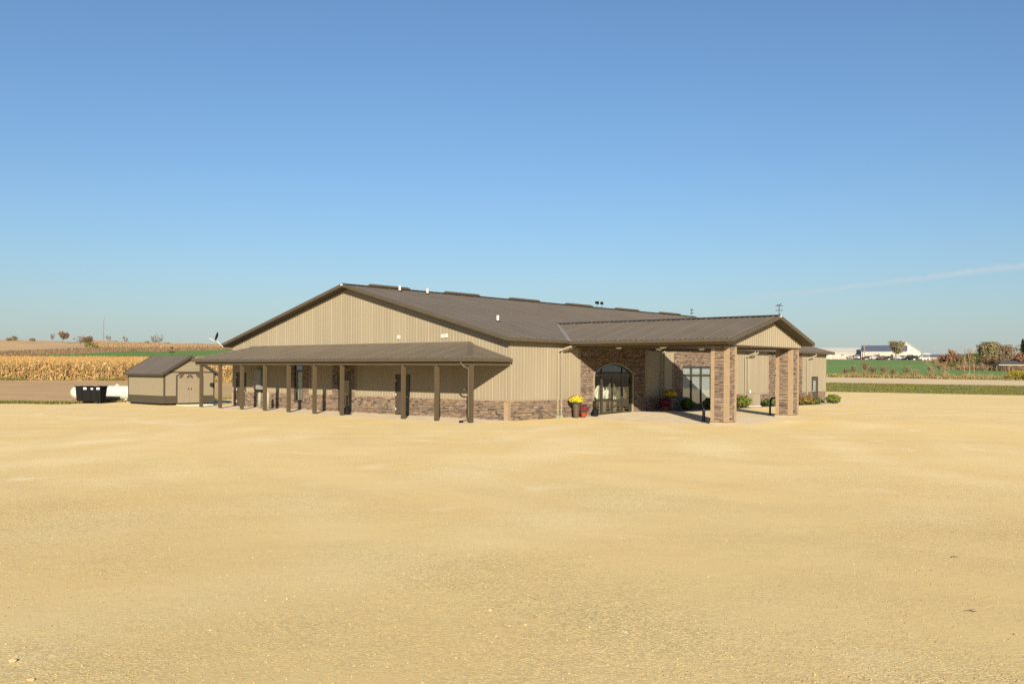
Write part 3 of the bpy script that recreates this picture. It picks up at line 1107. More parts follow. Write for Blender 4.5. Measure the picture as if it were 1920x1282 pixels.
def gable_door(v0, v1, hinge_v, lock_v):
    d = MB()
    d.box(-0.005, 0.05, v0 + 0.05, v1 - 0.05, 0.06, 2.12)
    o = d.build('door', 'door_brown', hall)
    f = MB()
    f.box(-0.05, 0.06, v0, v0 + 0.05, 0.05, 2.17)
    f.box(-0.05, 0.06, v1 - 0.05, v1, 0.05, 2.17)
    f.box(-0.05, 0.06, v0 + 0.05, v1 - 0.05, 2.12, 2.17)
    f.build('door_frame', 'trim_tan', o)
    for z in (0.32, 1.1, 1.86):
        h = MB()
        h.box(-0.06, -0.02, hinge_v - 0.02, hinge_v + 0.02, z - 0.06, z + 0.06)
        h.build('hinge', 'white_metal', o)
    handle(o, (-0.005, lock_v, 1.0), (-1, 0, 0))
    return o


gable_door(7.12, 8.25, 8.20, 7.30)
gable_door(22.81, 23.90, 23.85, 23.0)
# glazed door in the stone surround
f = MB()
for a, b in ((12.05, 12.13), (13.12, 13.2)):
    f.box(-0.05, 0.05, a, b, 0.05, 2.2)
f.box(-0.05, 0.05, 12.13, 13.12, 2.1, 2.2)
o = f.build('glass_door', 'bronze', hall)
g = MB()
for a, b, z0, z1 in ((12.14, 12.26, 0.06, 2.09), (12.99, 13.11, 0.06, 2.09), (12.26, 12.99, 0.06, 0.3), (12.26, 12.99, 1.98, 2.09), (12.26, 12.99, 0.98, 1.06)):
    g.box(0.0, 0.04, a, b, z0, z1)
g.build('door_frame', 'door_brown', o)
g = MB()
g.face([(0.02, 12.26, 0.3), (0.02, 12.99, 0.3), (0.02, 12.99, 1.98), (0.02, 12.26, 1.98)])
g.build('pane', 'entry_glass', o)
# narrow gable window with a pale blind
f = MB()
for a, b, z0, z1 in ((16.58, 16.64, 0.5, 2.75), (17.41, 17.47, 0.5, 2.75), (16.64, 17.41, 0.5, 0.57), (16.64, 17.41, 2.69, 2.75), (16.64, 17.41, 2.27, 2.33)):
    f.box(-0.06, 0.05, a, b, z0, z1)
o = f.build('window', 'bronze', hall)
for z0, z1 in ((0.57, 2.27), (2.33, 2.69)):
    g = MB()
    g.face([(0.0, 16.64, z0), (0.0, 17.41, z0), (0.0, 17.41, z1), (0.0, 16.64, z1)])
    g.build('pane', 'window_glass', o)
g = MB()
g.box(0.055, 0.075, 16.6, 17.2, 0.5, 2.3)
g.build('blind', 'blind_white', o)
g = MB()
g.box(-0.10, -0.02, 16.54, 17.51, 0.45, 0.5)
g.build('sill', 'trim_tan', o)


def side_window(u0, u1):
    c = [u0, u0 + 1.12, u0 + 2.32, u1]
    f = MB()
    w = 0.035
    for x0, x1 in ((u0, u0 + 2 * w), (c[1] - w, c[1] + w), (c[2] - w, c[2] + w), (u1 - 2 * w, u1)):
        f.box(x0, x1, -0.055, 0.06, WIN_Z0, WIN_Z1)
    bays = [(u0 + 2 * w, c[1] - w), (c[1] + w, c[2] - w), (c[2] + w, u1 - 2 * w)]
    for a, b in bays:
        for z0, z1 in ((WIN_Z0, WIN_Z0 + 0.07), (WIN_T - 0.035, WIN_T + 0.035), (WIN_Z1 - 0.07, WIN_Z1)):
            f.box(a, b, -0.05, 0.06, z0, z1)
    o = f.build('window', 'bronze', hall)
    for a, b in bays:
        for z0, z1 in ((WIN_Z0 + 0.07, WIN_T - 0.035), (WIN_T + 0.035, WIN_Z1 - 0.07)):
            g = MB()
            g.face([(a, 0.0, z0), (b, 0.0, z0), (b, 0.0, z1), (a, 0.0, z1)])
            g.build('pane', 'window_glass', o)
        g = MB()
        z = WIN_Z0 + 0.02
        while z < WIN_Z1 - 0.03:
            g.face([(a - 0.01, 0.075, z), (b + 0.01, 0.075, z), (b + 0.01, 0.095, z + 0.05), (a - 0.01, 0.095, z + 0.05)])
            z += 0.047
        g.build('blind', 'blind_white', o)
    g = MB()
    g.box(u0 - 0.05, u1 + 0.05, -0.11, -0.03, WIN_Z0 - 0.05, WIN_Z0)
    g.build('sill', 'trim_tan', o)
    return o


for w in WINS:
    side_window(*w)
# service door on the far end of the long side, with a half-height lite
d = MB()
for a, b, z0, z1 in ((35.16, 35.32, 0.08, 2.05), (35.92, 36.1, 0.08, 2.05), (35.32, 35.92, 0.08, 0.98), (35.32, 35.92, 1.84, 2.05)):
    d.box(a, b, -0.02, 0.03, z0, z1)
o = d.build('door', 'door_brown', hall)
g = MB()
for a, b, z0, z1 in ((35.1, 35.16, 0.05, 2.11), (36.1, 36.16, 0.05, 2.11), (35.16, 36.1, 2.05, 2.11)):
    g.box(a, b, -0.05, 0.05, z0, z1)
g.build('door_frame', 'bronze', o)
g = MB()
g.face([(35.32, -0.0, 0.98), (35.92, 0.0, 0.98), (35.92, 0.0, 1.84), (35.32, 0.0, 1.84)])
g.build('pane', 'window_glass', o)
g = MB()
g.box(35.32, 35.92, 0.03, 0.045, 0.98, 1.84)
g.build('blind', 'blind_white', o)
handle(o, (35.24, -0.02, 1.0), (0, -1, 0))

# arched entrance
f = MB()
y0, y1 = 0.0, 0.10
MU = (ARC_U - ARC_H, 7.66, 8.67, 9.63, ARC_U + ARC_H)
for i, u in enumerate(MU):
    w = 0.045 if i in (1, 3) else 0.035
    a, b = (u, u + 2 * w) if i == 0 else (u - 2 * w, u) if i == 4 else (u - w, u + w)
    top = 2.13 if i == 2 else min(arch_top(a), arch_top(b)) - 0.01
    f.box(a, b, y0, y1, 0.06, top)
f.box(MU[0] + 0.07, MU[4] - 0.07, y0 + 0.003, y1 - 0.003, 2.16, 2.28)
f.box(MU[0] + 0.07, MU[1] - 0.045, y0 + 0.003, y1 - 0.003, 0.06, 0.16)
f.box(MU[3] + 0.045, MU[4] - 0.07, y0 + 0.003, y1 - 0.003, 0.06, 0.16)
for k in range(ns):
    a = ARC_U - ARC_H + 2 * ARC_H * k / ns
    b = ARC_U - ARC_H + 2 * ARC_H * (k + 1) / ns
    f.beam((a, 0.05, arch_top(a) - 0.035), (b, 0.05, arch_top(b) - 0.035), 0.105, 0.07)
entry = f.build('arched_entrance', 'bronze', hall)
for a, b in ((MU[1] + 0.045, MU[2] - 0.02), (MU[2] + 0.02, MU[3] - 0.045)):
    d = MB()
    for x0, x1, z0, z1 in ((a, a + 0.06, 0.07, 2.13), (b - 0.06, b, 0.07, 2.13), (a + 0.06, b - 0.06, 0.07, 0.2), (a + 0.06, b - 0.06, 2.03, 2.13)):
        d.box(x0, x1, 0.02, 0.07, z0, z1)
    d.build('door_leaf', 'bronze', entry)
    hx = b - 0.10 if a < 8 else a + 0.10
    h = MB()
    h.tube([(hx, 0.0, 0.85), (hx, -0.06, 0.88), (hx, -0.06, 1.25), (hx, 0.0, 1.28)], 0.014, 6)
    h.build('handle', 'black_iron', entry)
for i, (a, b) in enumerate(zip(MU, MU[1:])):
    a2, b2 = a + 0.05, b - 0.05
    g = MB()
    g.face([(a2, 0.045, 0.16), (b2, 0.045, 0.16), (b2, 0.045, 2.16), (a2, 0.045, 2.16)])
    g.build('pane', 'entry_glass', entry)
tops = [(MU[0] + 0.05, MU[1] - 0.04), (MU[1] + 0.04, MU[3] - 0.04), (MU[3] + 0.04, MU[4] - 0.05)]
for a, b in tops:
    g = MB()
    xs = np.linspace(a, b, 9)
    g.face([(x, 0.045, 2.28) for x in (a, b)] + [(x, 0.045, arch_top(x) - 0.04) for x in xs[::-1]])
    g.build('pane', 'entry_glass', entry)
g = MB()
for k in range(ns):
    a = ARC_U - (ARC_H + 0.02) + 2 * (ARC_H + 0.02) * k / ns
    b = ARC_U - (ARC_H + 0.02) + 2 * (ARC_H + 0.02) * (k + 1) / ns
    g.beam((a, -0.05, arch_top(a) + 0.03), (b, -0.05, arch_top(b) + 0.03), 0.11, 0.07)
for a in (MU[0] - 0.035, MU[4] + 0.035):
    g.beam((a, -0.05, 0.05), (a, -0.05, ARC_Z + 0.03), 0.07, 0.11, (0, 1, 0))
g.build('arch_trim', 'siding_tan', entry)
# inside the lobby: floor, back and side walls
g = MB()
g.box(0.1, LB - 0.1, 0.12, WB - 0.1, -0.05, 0.05)
g.build('floor', 'room_dark', hall)
g = MB()
g.box(4.6, 13.2, 4.2, 4.3, 0.05, 3.6)
g.box(4.5, 4.6, 0.12, 4.3, 0.05, 3.6)
g.box(13.2, 13.3, 0.12, 4.3, 0.05, 3.6)
g.box(4.5, 13.3, 0.12, 4.3, 3.6, 3.65)
g.build('lobby_wall', 'room_dark', hall)

o = thing('added_counter', 'added pale low counter front brightening the lower part of the arched entrance glass', 'counter', bw(9.3, 0.95, 0.05), RZ)  # guessed counter, added pale to brighten the lower third of the glass
a = MB()
a.box(-1.9, 1.9, 0.0, 0.5, 0.0, 0.68)
a.build('front_panel', 'cream_paint', o)
a = MB()
a.box(-1.95, 1.95, -0.05, 0.55, 0.68, 0.72)
a.build('top', 'door_brown', o)
for x in (-1.1, 0.1, 1.2):
    a = MB()
    a.box(x - 0.09, x + 0.09, -0.12, -0.06, 0.0, 0.66)
    a.build('leg', 'door_brown', o)
a = MB()
a.beam((0.1, -0.09, 0.15), (1.2, -0.09, 0.55), 0.05, 0.06)
a.build('brace', 'door_brown', o)

# ------------------------------------------------------------------ porch along the gable end
PU, PZ, PW = -3.0, 3.0, 3.80                                # eave distance, eave height, height at the wall
VA, VB, VC, VD = -0.22, 2.62, 22.2, 24.28                   # right eave corner, right hip top, left hip top, left eave corner
sp = (PW - PZ) / 3.0
cp = 1 / math.sqrt(1 + sp * sp)
mb = MB()
LP_ = 3.0 / cp


def porch_top(a):
    if a < VB:
        return LP_ * max(0, (a - VA) / (VB - VA))
    if a > VC:
        return LP_ * max(0, (VD - a) / (VD - VC))
    return LP_


mb.ribbed((PU, 0, PZ), Y3, (cp, 0, sp * cp), (-sp * cp, 0, cp), VA, VD, 0, porch_top, h=0.018, pitch=0.305, extra=(VB, VC))
for vA, vB, sg in ((VA, VB, 1), (VD, VC, -1)):
    run = abs(vB - vA)
    sl = (PW - PZ) / run
    c2 = 1 / math.sqrt(1 + sl * sl)
    mb.ribbed((0, vA, PZ), X, (0, sg * c2, sl * c2), (0, -sg * sl * c2, c2), PU, -0.001, 0, lambda a: (a - PU) / 3.0 * run / c2, h=0.018, pitch=0.305)
mb.build_parts('porch_roof', 'roof_brown', hall)
mb = MB()
mb.beam((PU, VA, PZ + 0.03), (0, VB, PW + 0.03), 0.26, 0.03)
mb.beam((PU, VD, PZ + 0.03), (0, VC, PW + 0.03), 0.26, 0.03)
mb.box(-0.07, -0.027, VB - 0.05, VC + 0.05, PW - 0.04, PW + 0.09)
mb.build_parts('hip_cap', 'roof_brown', hall)
mb = MB()
mb.box(PU - 0.03, PU + 0.01, VA - 0.03, VD + 0.03, PZ - 0.15, PZ + 0.0)
mb.box(PU + 0.01, -0.03, VA - 0.03, VA + 0.01, PZ - 0.15, PZ + 0.0)
mb.box(PU + 0.01, -0.03, VD - 0.01, VD + 0.03, PZ - 0.15, PZ + 0.0)
mb.build_parts('porch_fascia', 'trim_tan', hall)
mb = MB()
mb.box(PU + 0.16, PU + 0.36, VA + 0.16, VD - 0.16, 2.67, 2.86)
mb.box(PU + 0.36, -0.04, VA + 0.14, VA + 0.30, 2.67, 2.86)
mb.box(PU + 0.36, -0.04, VD - 0.30, VD - 0.14, 2.67, 2.86)
mb.build_parts('porch_beam', 'trim_brown', hall)
mb = MB()
mb.box(PU + 0.01, -0.03, VA + 0.01, VD - 0.01, 2.865, 2.88)
mb.build('porch_ceiling', 'soffit_brown', hall)
post_me = MB()
post_me.box(-0.085, 0.085, -0.085, 0.085, 0.0, 2.67)
post_me = post_me.mesh('porch_post')
base_me = MB()
base_me.box(-0.09, 0.09, -0.09, 0.09, 0.0, 0.10)
base_me.box(-0.105, -0.09, -0.03, 0.03, 0.03, 0.07)
base_me = base_me.mesh('post_base')
POSTS = (23.55, 21.35, 18.95, 16.55, 14.2, 11.8, 9.42, 4.58, 2.2, -0.08)
for v in POSTS:
    o = link(post_me, 'porch_post', 'trim_brown', hall, (-2.74, v, 0.04))
    link(base_me, 'post_base', 'trim_brown', o)
# gutter elbow and drain boot on the corner post, small wall tap behind it
mb = MB()
mb.tube([(PU - 0.06, 0.30, 2.80), (PU - 0.08, 0.22, 2.72), (PU - 0.02, 0.1, 2.60), (-2.86, -0.02, 2.52), (-2.875, -0.05, 2.40), (-2.875, -0.05, 0.28), (-2.90, 0.02, 0.16), (-3.02, 0.22, 0.08)], 0.04, 8)
mb.build('downspout', 'trim_tan', hall)
mb = MB()
mb.tube([(-3.02, 0.16, 0.09), (-3.08, 0.34, 0.06)], 0.05, 8)
mb.build('drain_boot', 'black_plastic', hall)
mb = MB()
mb.lathe([(0.07, 0.0), (0.07, 0.09), (0.05, 0.12)], 10, (-0.1, 2.93, 1.42))
mb.build('wall_tap', 'white_metal', hall)

# ------------------------------------------------------------------ portico
QU0, QU1, QZ, QR, QV = 4.08, 12.95, 3.95, 5.20, -9.72
UC = 8.95
sq, sq2 = (QR - QZ) / (UC - QU0), (QR - QZ) / (QU1 - UC)
cq, cq2 = 1 / math.sqrt(1 + sq * sq), 1 / math.sqrt(1 + sq2 * sq2)
LQ, LQ2 = (UC - QU0) / cq, (QU1 - UC) / cq2


def q_start(v, s_=None, c_=None, l_=None):
    s_, c_, l_ = s_ or sq, c_ or cq, l_ or LQ
    if v < -OE:
        return 0.0
    return min(l_, max(0.0, (ZE + SL * (v + OE) + 0.005 - QZ) / s_) / c_)


VQ = (QR - ZE) / SL - OE
mb = MB()
mb.ribbed((QU0, 0, QZ), Y3, (cq, 0, sq * cq), (-sq * cq, 0, cq), QV, VQ, q_start, LQ, h=0.022, pitch=0.305, extra=(-OE,))
mb.build('portico_roof', 'roof_brown', hall)
mb = MB()
mb.ribbed((QU1, 0, QZ), Y3, (-cq2, 0, sq2 * cq2), (sq2 * cq2, 0, cq2), QV, VQ, lambda a: q_start(a, sq2, cq2, LQ2), LQ2, h=0.022, pitch=0.305, extra=(-OE,))
mb.build('portico_roof', 'roof_brown', hall)
mb = MB()
for u in (QU0, QU1):
    mb.beam((u + (0.05 if u < UC else -0.05), -OE, ZE + 0.0), (UC, VQ, QR + 0.0), 0.2, 0.03, (-0.1, -0.2, 1))
mb.build_parts('valley_flashing', 'flashing', hall)
mb = MB()
for sgn in (-1, 1):
    mb.face([(UC, QV, QR + 0.055), (UC, VQ + 0.2, QR + 0.055), (UC + sgn * 0.28, VQ - 0.4, QR + 0.055 - 0.28 * sq), (UC + sgn * 0.28, QV, QR + 0.055 - 0.28 * sq)])
mb.build('ridge_cap', 'trim_brown', hall)
mb = MB()
for u in (QU0, QU1):
    mb.beam((u, QV - 0.015, QZ - 0.06), (UC, QV - 0.015, QR - 0.06), 0.03, 0.18)
mb.build_parts('rake_trim', 'trim_tan', hall)
mb = MB()
for u, s in ((QU0, -1), (QU1, 1)):
    mb.box(min(u, u + s * 0.035), max(u, u + s * 0.035), QV - 0.03, -OE - 0.05, QZ - 0.14, QZ + 0.0)
mb.build_parts('eave_trim', 'trim_tan', hall)
mb = MB()
for u, s in ((QU0, 1), (QU1, -1)):
    mb.face([(u, QV, QZ - 0.15), (u, -0.5, QZ - 0.15), (UC, -0.5, QR - 0.15), (UC, QV, QR - 0.15)])
mb.build_parts('soffit', 'soffit_brown', hall)
mb = MB()
mb.prism([(UC - 0.09, QR - 0.08), (UC + 0.09, QR - 0.08), (UC + 0.09, QR - 0.02), (UC, QR + 0.02), (UC - 0.09, QR - 0.02)], 'y', QV - 0.055, QV - 0.032)
mb.build('ridge_end_cap', 'white_metal', hall)
BU0, BU1, BV = 4.80, 12.58, -9.14                          # outer faces of the portico beam
mb = MB()
mb.ribbed((BU0, 0, 0), Y3, Z, (-1, 0, 0), BV, -0.1, 3.68, 3.98, h=0.018)
mb.ribbed((BU1, 0, 0), Y3, Z, (1, 0, 0), BV, -0.1, 3.68, 3.98, h=0.018)
mb.build_parts('siding', 'siding_tan', hall)
mb = MB()
mb.ribbed((0, BV, 0), X, Z, (0, -1, 0), BU0, BU1, 3.70, lambda a: QR - (sq * (UC - a) if a < UC else sq2 * (a - UC)) - 0.14, extra=(UC,), h=0.018)
mb.build_parts('siding', 'siding_tan', hall)
mb = MB()
mb.box(BU0 - 0.02, BU1 + 0.02, BV - 0.035, BV + 0.3, 3.64, 3.70)
mb.box(BU0 - 0.02, BU0 + 0.3, BV + 0.3, -0.1, 3.64, 3.70)
mb.box(BU1 - 0.3, BU1 + 0.02, BV + 0.3, -0.1, 3.64, 3.70)
mb.build_parts('portico_beam', 'trim_brown', hall)
mb = MB()
mb.box(BU0 + 0.3, BU1 - 0.3, BV + 0.3, -0.03, 3.70, 3.72)
mb.build('portico_ceiling', 'soffit_brown', hall)

# the two stone columns with tan corner strips
CS = 0.87


def column(u0, v0):
    zb = lot_b(u0 + 0.4, v0 + 0.4)
    core = MB()
    core.box(u0 + 0.03, u0 + CS - 0.03, v0 + 0.03, v0 + CS - 0.03, zb + 0.1, 3.64)
    o = core.build('column', 'mortar', hall)
    b = MB()
    b.box(u0 - 0.03, u0 + CS + 0.03, v0 - 0.03, v0 + CS + 0.03, zb - 0.1, zb + 0.10)
    b.build('plinth', 'plinth', o)
    c = MB()
    w = 0.20
    for i in (0, 1):
        for j in (0, 1):
            ua, ub = (u0, u0 + w) if i == 0 else (u0 + CS - w, u0 + CS)
            va, vb = (v0, v0 + w) if j == 0 else (v0 + CS - w, v0 + CS)
            z = zb + 0.12
            b0 = len(c.v)
            nr = 0
            while z < 3.62:
                z2 = min(z + 0.115, 3.64)
                for zz, i_ in ((z, 0.006), (z + 0.008, 0.0), (z2 - 0.004, 0.0)):
                    c.v += [(ua + i_, va + i_, zz), (ub - i_, va + i_, zz), (ub - i_, vb - i_, zz), (ua + i_, vb - i_, zz)]
                    nr += 1
                z = z2
            for q in range(nr - 1):
                for k in range(4):
                    c.f.append((b0 + q * 4 + k, b0 + q * 4 + (k + 1) % 4, b0 + q * 4 + 4 + (k + 1) % 4, b0 + q * 4 + 4 + k))
                    c.t.append(0.5)
            c.f.append(tuple(b0 + (nr - 1) * 4 + k for k in range(4)))
            c.t.append(0.5)
            c.build('corner_strip', 'stone_trim', o)
            c = MB()
    rest = MB()
    for s in courses(v0 + w, v0 + CS - w, zb + 0.12, 3.64, rs):
        singles.append(('u', u0 + 0.03, s, 0.03 + rs.choice((0, 0.008, 0.018)), tone_pick(rs), o))
    for s in courses(u0 + w, u0 + CS - w, zb + 0.12, 3.64, rs):
        singles.append(('v', v0 + 0.03, s, 0.03 + rs.choice((0, 0.008, 0.018)), tone_pick(rs), o))
        stone_face(rest, (s[0], s[1], s[2], s[3]), -(v0 + CS - 0.03), 0.035, 'v', tone_pick(rs), rs)
    rest.v = [(x, -y, z) for x, y, z in rest.v]
    rest.f = [f[::-1] for f in rest.f]
    n0 = len(rest.v)
    r2 = MB()
    for s in courses(v0 + w, v0 + CS - w, zb + 0.12, 3.64, rs):
        stone_face(r2, s, -(u0 + CS - 0.03), 0.035, 'u', tone_pick(rs), rs)
    rest.v += [(-x, y, z) for x, y, z in r2.v]
    rest.f += [tuple(n0 + i for i in f[::-1]) for f in r2.f]
    rest.t += r2.t
    so_ = rest.build('stone_veneer', 'stone', o)
    so_['kind'] = 'stuff'
    return o


column(4.86, -9.10)
column(11.63, -9.10)
cols_first = [s for s in singles if len(s) == 6]
walls_next = [s for s in singles if len(s) == 5]
n_single = 0
over = MB()
for s in cols_first + walls_next:
    if n_single < 298:
        m1 = MB()
        stone_face(m1, s[2], s[1], s[3], s[0], s[4], rs)
        m1.build('stone', 'stone', s[5] if len(s) == 6 else hall)
        n_single += 1
    else:
        stone_face(over, s[2], s[1], s[3], s[0], s[4], rs)
if over.f:
    so = over.build('stone_veneer', 'stone', hall)
    so['kind'] = 'stuff'


# downspouts
def downspout(u, boots=True, reach=0.62):
    d = MB()
    pts = [(u, -0.10, 3.28), (u, -0.10, 0.2)]
    d.tube(pts, 0.042, 6)
    o = d.build('downspout', 'siding_tan', hall)
    e = MB()
    e.tube([(u + reach, -OE - 0.10, 3.86), (u + reach, -OE - 0.10, 3.78), (u + reach - 0.06, -OE - 0.04, 3.70), (u + 0.10, -0.17, 3.50), (u, -0.10, 3.42), (u, -0.10, 3.20)], 0.048, 8)
    e.build('elbow', 'cream_paint', o)
    b = MB()
    b.box(u - 0.055, u + 0.055, -0.16, -0.04, lot_b(u, -0.1), 0.16)
    b.build('drain_boot', 'boot_green' if boots else 'siding_tan', o)


downspout(3.67)
downspout(3.97)
downspout(24.04, boots=False)
downspout(24.45, boots=False)
downspout(34.06, boots=False)
for u in (13.55, 13.85):
    d = MB()
    d.tube([(u, -0.09, 3.66), (u, -0.09, 0.1)], 0.04, 6)
    d.build('downspout', 'siding_tan', hall)
d = MB()
d.tube([(24.3, -0.35, lot_b(24.3, -0.3)), (24.3, -0.35, 1.15)], 0.02, 6)
d.tube([(24.3, -0.35, 1.05), (24.3, -0.35, 1.22)], 0.06, 8)
d.build('standpipe', 'white_metal', hall)


# ------------------------------------------------------------------ concrete slabs and beds
def slab(name, poly, th=0.05, m='concrete', cuts=6):
    mbx = MB()
    # fan of quads between the first edge pair keeps to the lot's slope
    n = cuts
    (a, b, c, d) = poly
    grid = []
    for i in range(n + 1):
        for j in range(n + 1):
            s, t = i / n, j / n
            u = (a[0] * (1 - s) + b[0] * s) * (1 - t) + (d[0] * (1 - s) + c[0] * s) * t
            v = (a[1] * (1 - s) + b[1] * s) * (1 - t) + (d[1] * (1 - s) + c[1] * s) * t
            grid.append((u, v, lot_b(u, v) + th))
    P = [tuple(bw(*g)) for g in grid]
    for i in range(n):
        for j in range(n):
            k = i * (n + 1) + j
            mbx.face([P[k], P[k + n + 1], P[k + n + 2], P[k + 1]])
    ring = [i * (n + 1) for i in range(n + 1)] + [n * (n + 1) + j for j in range(1, n + 1)] + [i * (n + 1) + n for i in range(n - 1, -1, -1)] + [j for j in range(n - 1, 0, -1)]
    for p, q in zip(ring, ring[1:] + ring[:1]):
        A, B = P[p], P[q]
        mbx.face([(A[0], A[1], A[2] - 0.2), (B[0], B[1], B[2] - 0.2), B, A])
    o = struct(mbx.build(name, m))
    o.data.materials.append(MATS['plinth'])          # rim colour darkened to offset the strong sunlight on the slab edge
    for k, p_ in enumerate(o.data.polygons):
        if k >= n * n:
            p_.material_index = 1
    return o


slab('porch_slab', [(-3.35, -0.45), (-0.02, -0.45), (-0.02, 24.3), (-3.35, 24.3)], 0.010)
slab('portico_slab', [(3.9, -9.7), (13.3, -9.7), (13.3, -0.03), (3.9, -0.03)], 0.012, cuts=12)
slab('walkway', [(13.32, -2.6), (34.6, -2.6), (34.6, -1.45), (13.32, -1.45)], 0.005, cuts=12)
slab('door_pad', [(34.62, -2.4), (38.6, -2.4), (38.6, -0.03), (34.62, -0.03)], 0.02)
slab('planting_bed', [(13.32, -1.43), (34.6, -1.43), (34.6, -0.03), (13.32, -0.03)], 0.006, 'mulch', cuts=12)


# ------------------------------------------------------------------ fixtures and furniture by the hall
def soffit_light(u, v, z, label):
    o = thing('soffit_light', label, 'light', bw(u, v, z), RZ, 'round lights under the porch and portico ceilings')
    a = MB()
    a.lathe([(0.17, -0.05), (0.20, -0.02), (0.20, 0.0)], 16)
    a.build('housing', 'white_metal', o)
    a = MB()
    a.lathe([(0.05, -0.10), (0.12, -0.085), (0.16, -0.052)], 16)
    a.build('lens', 'light_lens', o)


for v, lb in ((22.06, 'round porch ceiling light above the leftmost brown door'), (17.1, 'round porch ceiling light in front of the narrow blind window'),
              (12.22, 'round porch ceiling light at the glass door in the stone surround'), (7.63, 'round porch ceiling light above the brown door right of the wide post gap'),
              (2.49, 'round porch ceiling light nearest the hall corner')):
    soffit_light(-1.4, v, 2.865, lb)
for u, v, lb in ((6.15, -2.14, 'round portico light in front of the left side of the arched entrance'), (6.75, -4.45, 'upper of the two close portico lights, nearer the camera'),
                 (9.99, -2.14, 'lower of the two close portico lights, nearer the hall wall'), (10.49, -4.51, 'round portico light just left of the left stone column top')):
    soffit_light(u, v, 3.70, lb)

# mums in pots


def mum(name, label, u, v, pot, pr, ph, hr, hz, petal, leaf, squash=0.75, seed=1):
    z = lot_b(u, v) + (0.045 if u > 3.9 and v < 0 else 0.03)
    o = thing(name, label, 'flower pot', bw(u, v, z), RZ)
    r = np.random.default_rng(seed)
    a = MB()
    a.lathe([(pr * 0.72, 0.0), (pr * 0.86, ph * 0.55), (pr, ph * 0.93), (pr * 1.06, ph * 0.93), (pr * 1.06, ph), (pr * 0.9, ph), (pr * 0.88, ph * 0.92)], 18)
    a.build('pot', pot, o)

    def scatter(n, size, rad, lo, jit):
        th = r.uniform(0, 2 * np.pi, n)
        cz = r.uniform(lo, 1.0, n)
        q = np.sqrt(1 - cz ** 2)
        lump = 1 + 0.10 * np.sin(3 * th + 1.0) + 0.08 * np.sin(5 * th + cz * 4)
        rr = rad * lump * (1 - jit * r.random(n))
        c = np.stack([q * np.cos(th) * rr, q * np.sin(th) * rr, cz * rr * squash + hz], 1)
        nrm_ = np.stack([q * np.cos(th), q * np.sin(th), cz], 1) + r.normal(0, 0.35, (n, 3))
        nrm_ /= np.linalg.norm(nrm_, axis=1, keepdims=True)
        t = np.cross(nrm_, r.normal(0, 1, (n, 3)))
        t /= np.linalg.norm(t, axis=1, keepdims=True)
        b = np.cross(nrm_, t)
        s = size * r.uniform(0.7, 1.3, (n, 1))
        return np.stack([c + t * s, c + b * s, c - t * s, c - b * s], 1)
    q = scatter(900, hr * 0.085, hr * 0.93, -0.75, 0.35)
    np_mesh('foliage', q, 4, r.random(len(q)), leaf, o)
    q = scatter(1050, hr * 0.072, hr, -0.25, 0.14)
    np_mesh('blossoms', q, 4, r.random(len(q)), petal, o)
    return o


mum('potted_mum', 'big yellow mums in a tall brown planter in sunshine beside the entrance', 4.55, -0.62, 'pot_brown', 0.20, 0.70, 0.39, 0.86, 'petal_yellow', 'leaf_green', 0.72, 3)
mum('potted_mum', 'magenta mums in a low red pot beside the tall sunny planter', 5.12, -0.66, 'pot_red', 0.18, 0.25, 0.28, 0.40, 'petal_magenta', 'leaf_green', 0.85, 4)
mum('potted_mum', 'yellow mums in a tall planter standing in portico shade by downspouts', 13.45, -0.75, 'pot_brown', 0.22, 0.70, 0.40, 0.92, 'petal_yellow', 'leaf_green', 0.7, 5)
mum('potted_mum', 'dark red mums in a low pot in portico shade', 12.75, -0.85, 'pot_red', 0.24, 0.24, 0.36, 0.38, 'petal_magenta', 'leaf_dark', 0.9, 6)


def ash_bin(u, v, z, label):
    o = thing('ash_receptacle', label, 'ash bin', bw(u, v, z), RZ)
    a = MB()
    a.lathe([(0.16, 0), (0.175, 0.05), (0.175, 0.28), (0.14, 0.35), (0.055, 0.42)], 14)
    a.build('body', 'black_plastic', o)
    a = MB()
    a.lathe([(0.05, 0.41), (0.042, 0.85), (0.055, 0.87), (0.055, 0.96), (0.025, 1.0)], 10)
    a.build('neck', 'black_plastic', o)
    return o


ash_bin(6.35, -0.5, 0.05, 'black long-necked ash receptacle at the left jamb of the arched entrance')
ash_bin(-2.15, 9.72, 0.045, 'black ash receptacle at a porch post before the glass door')


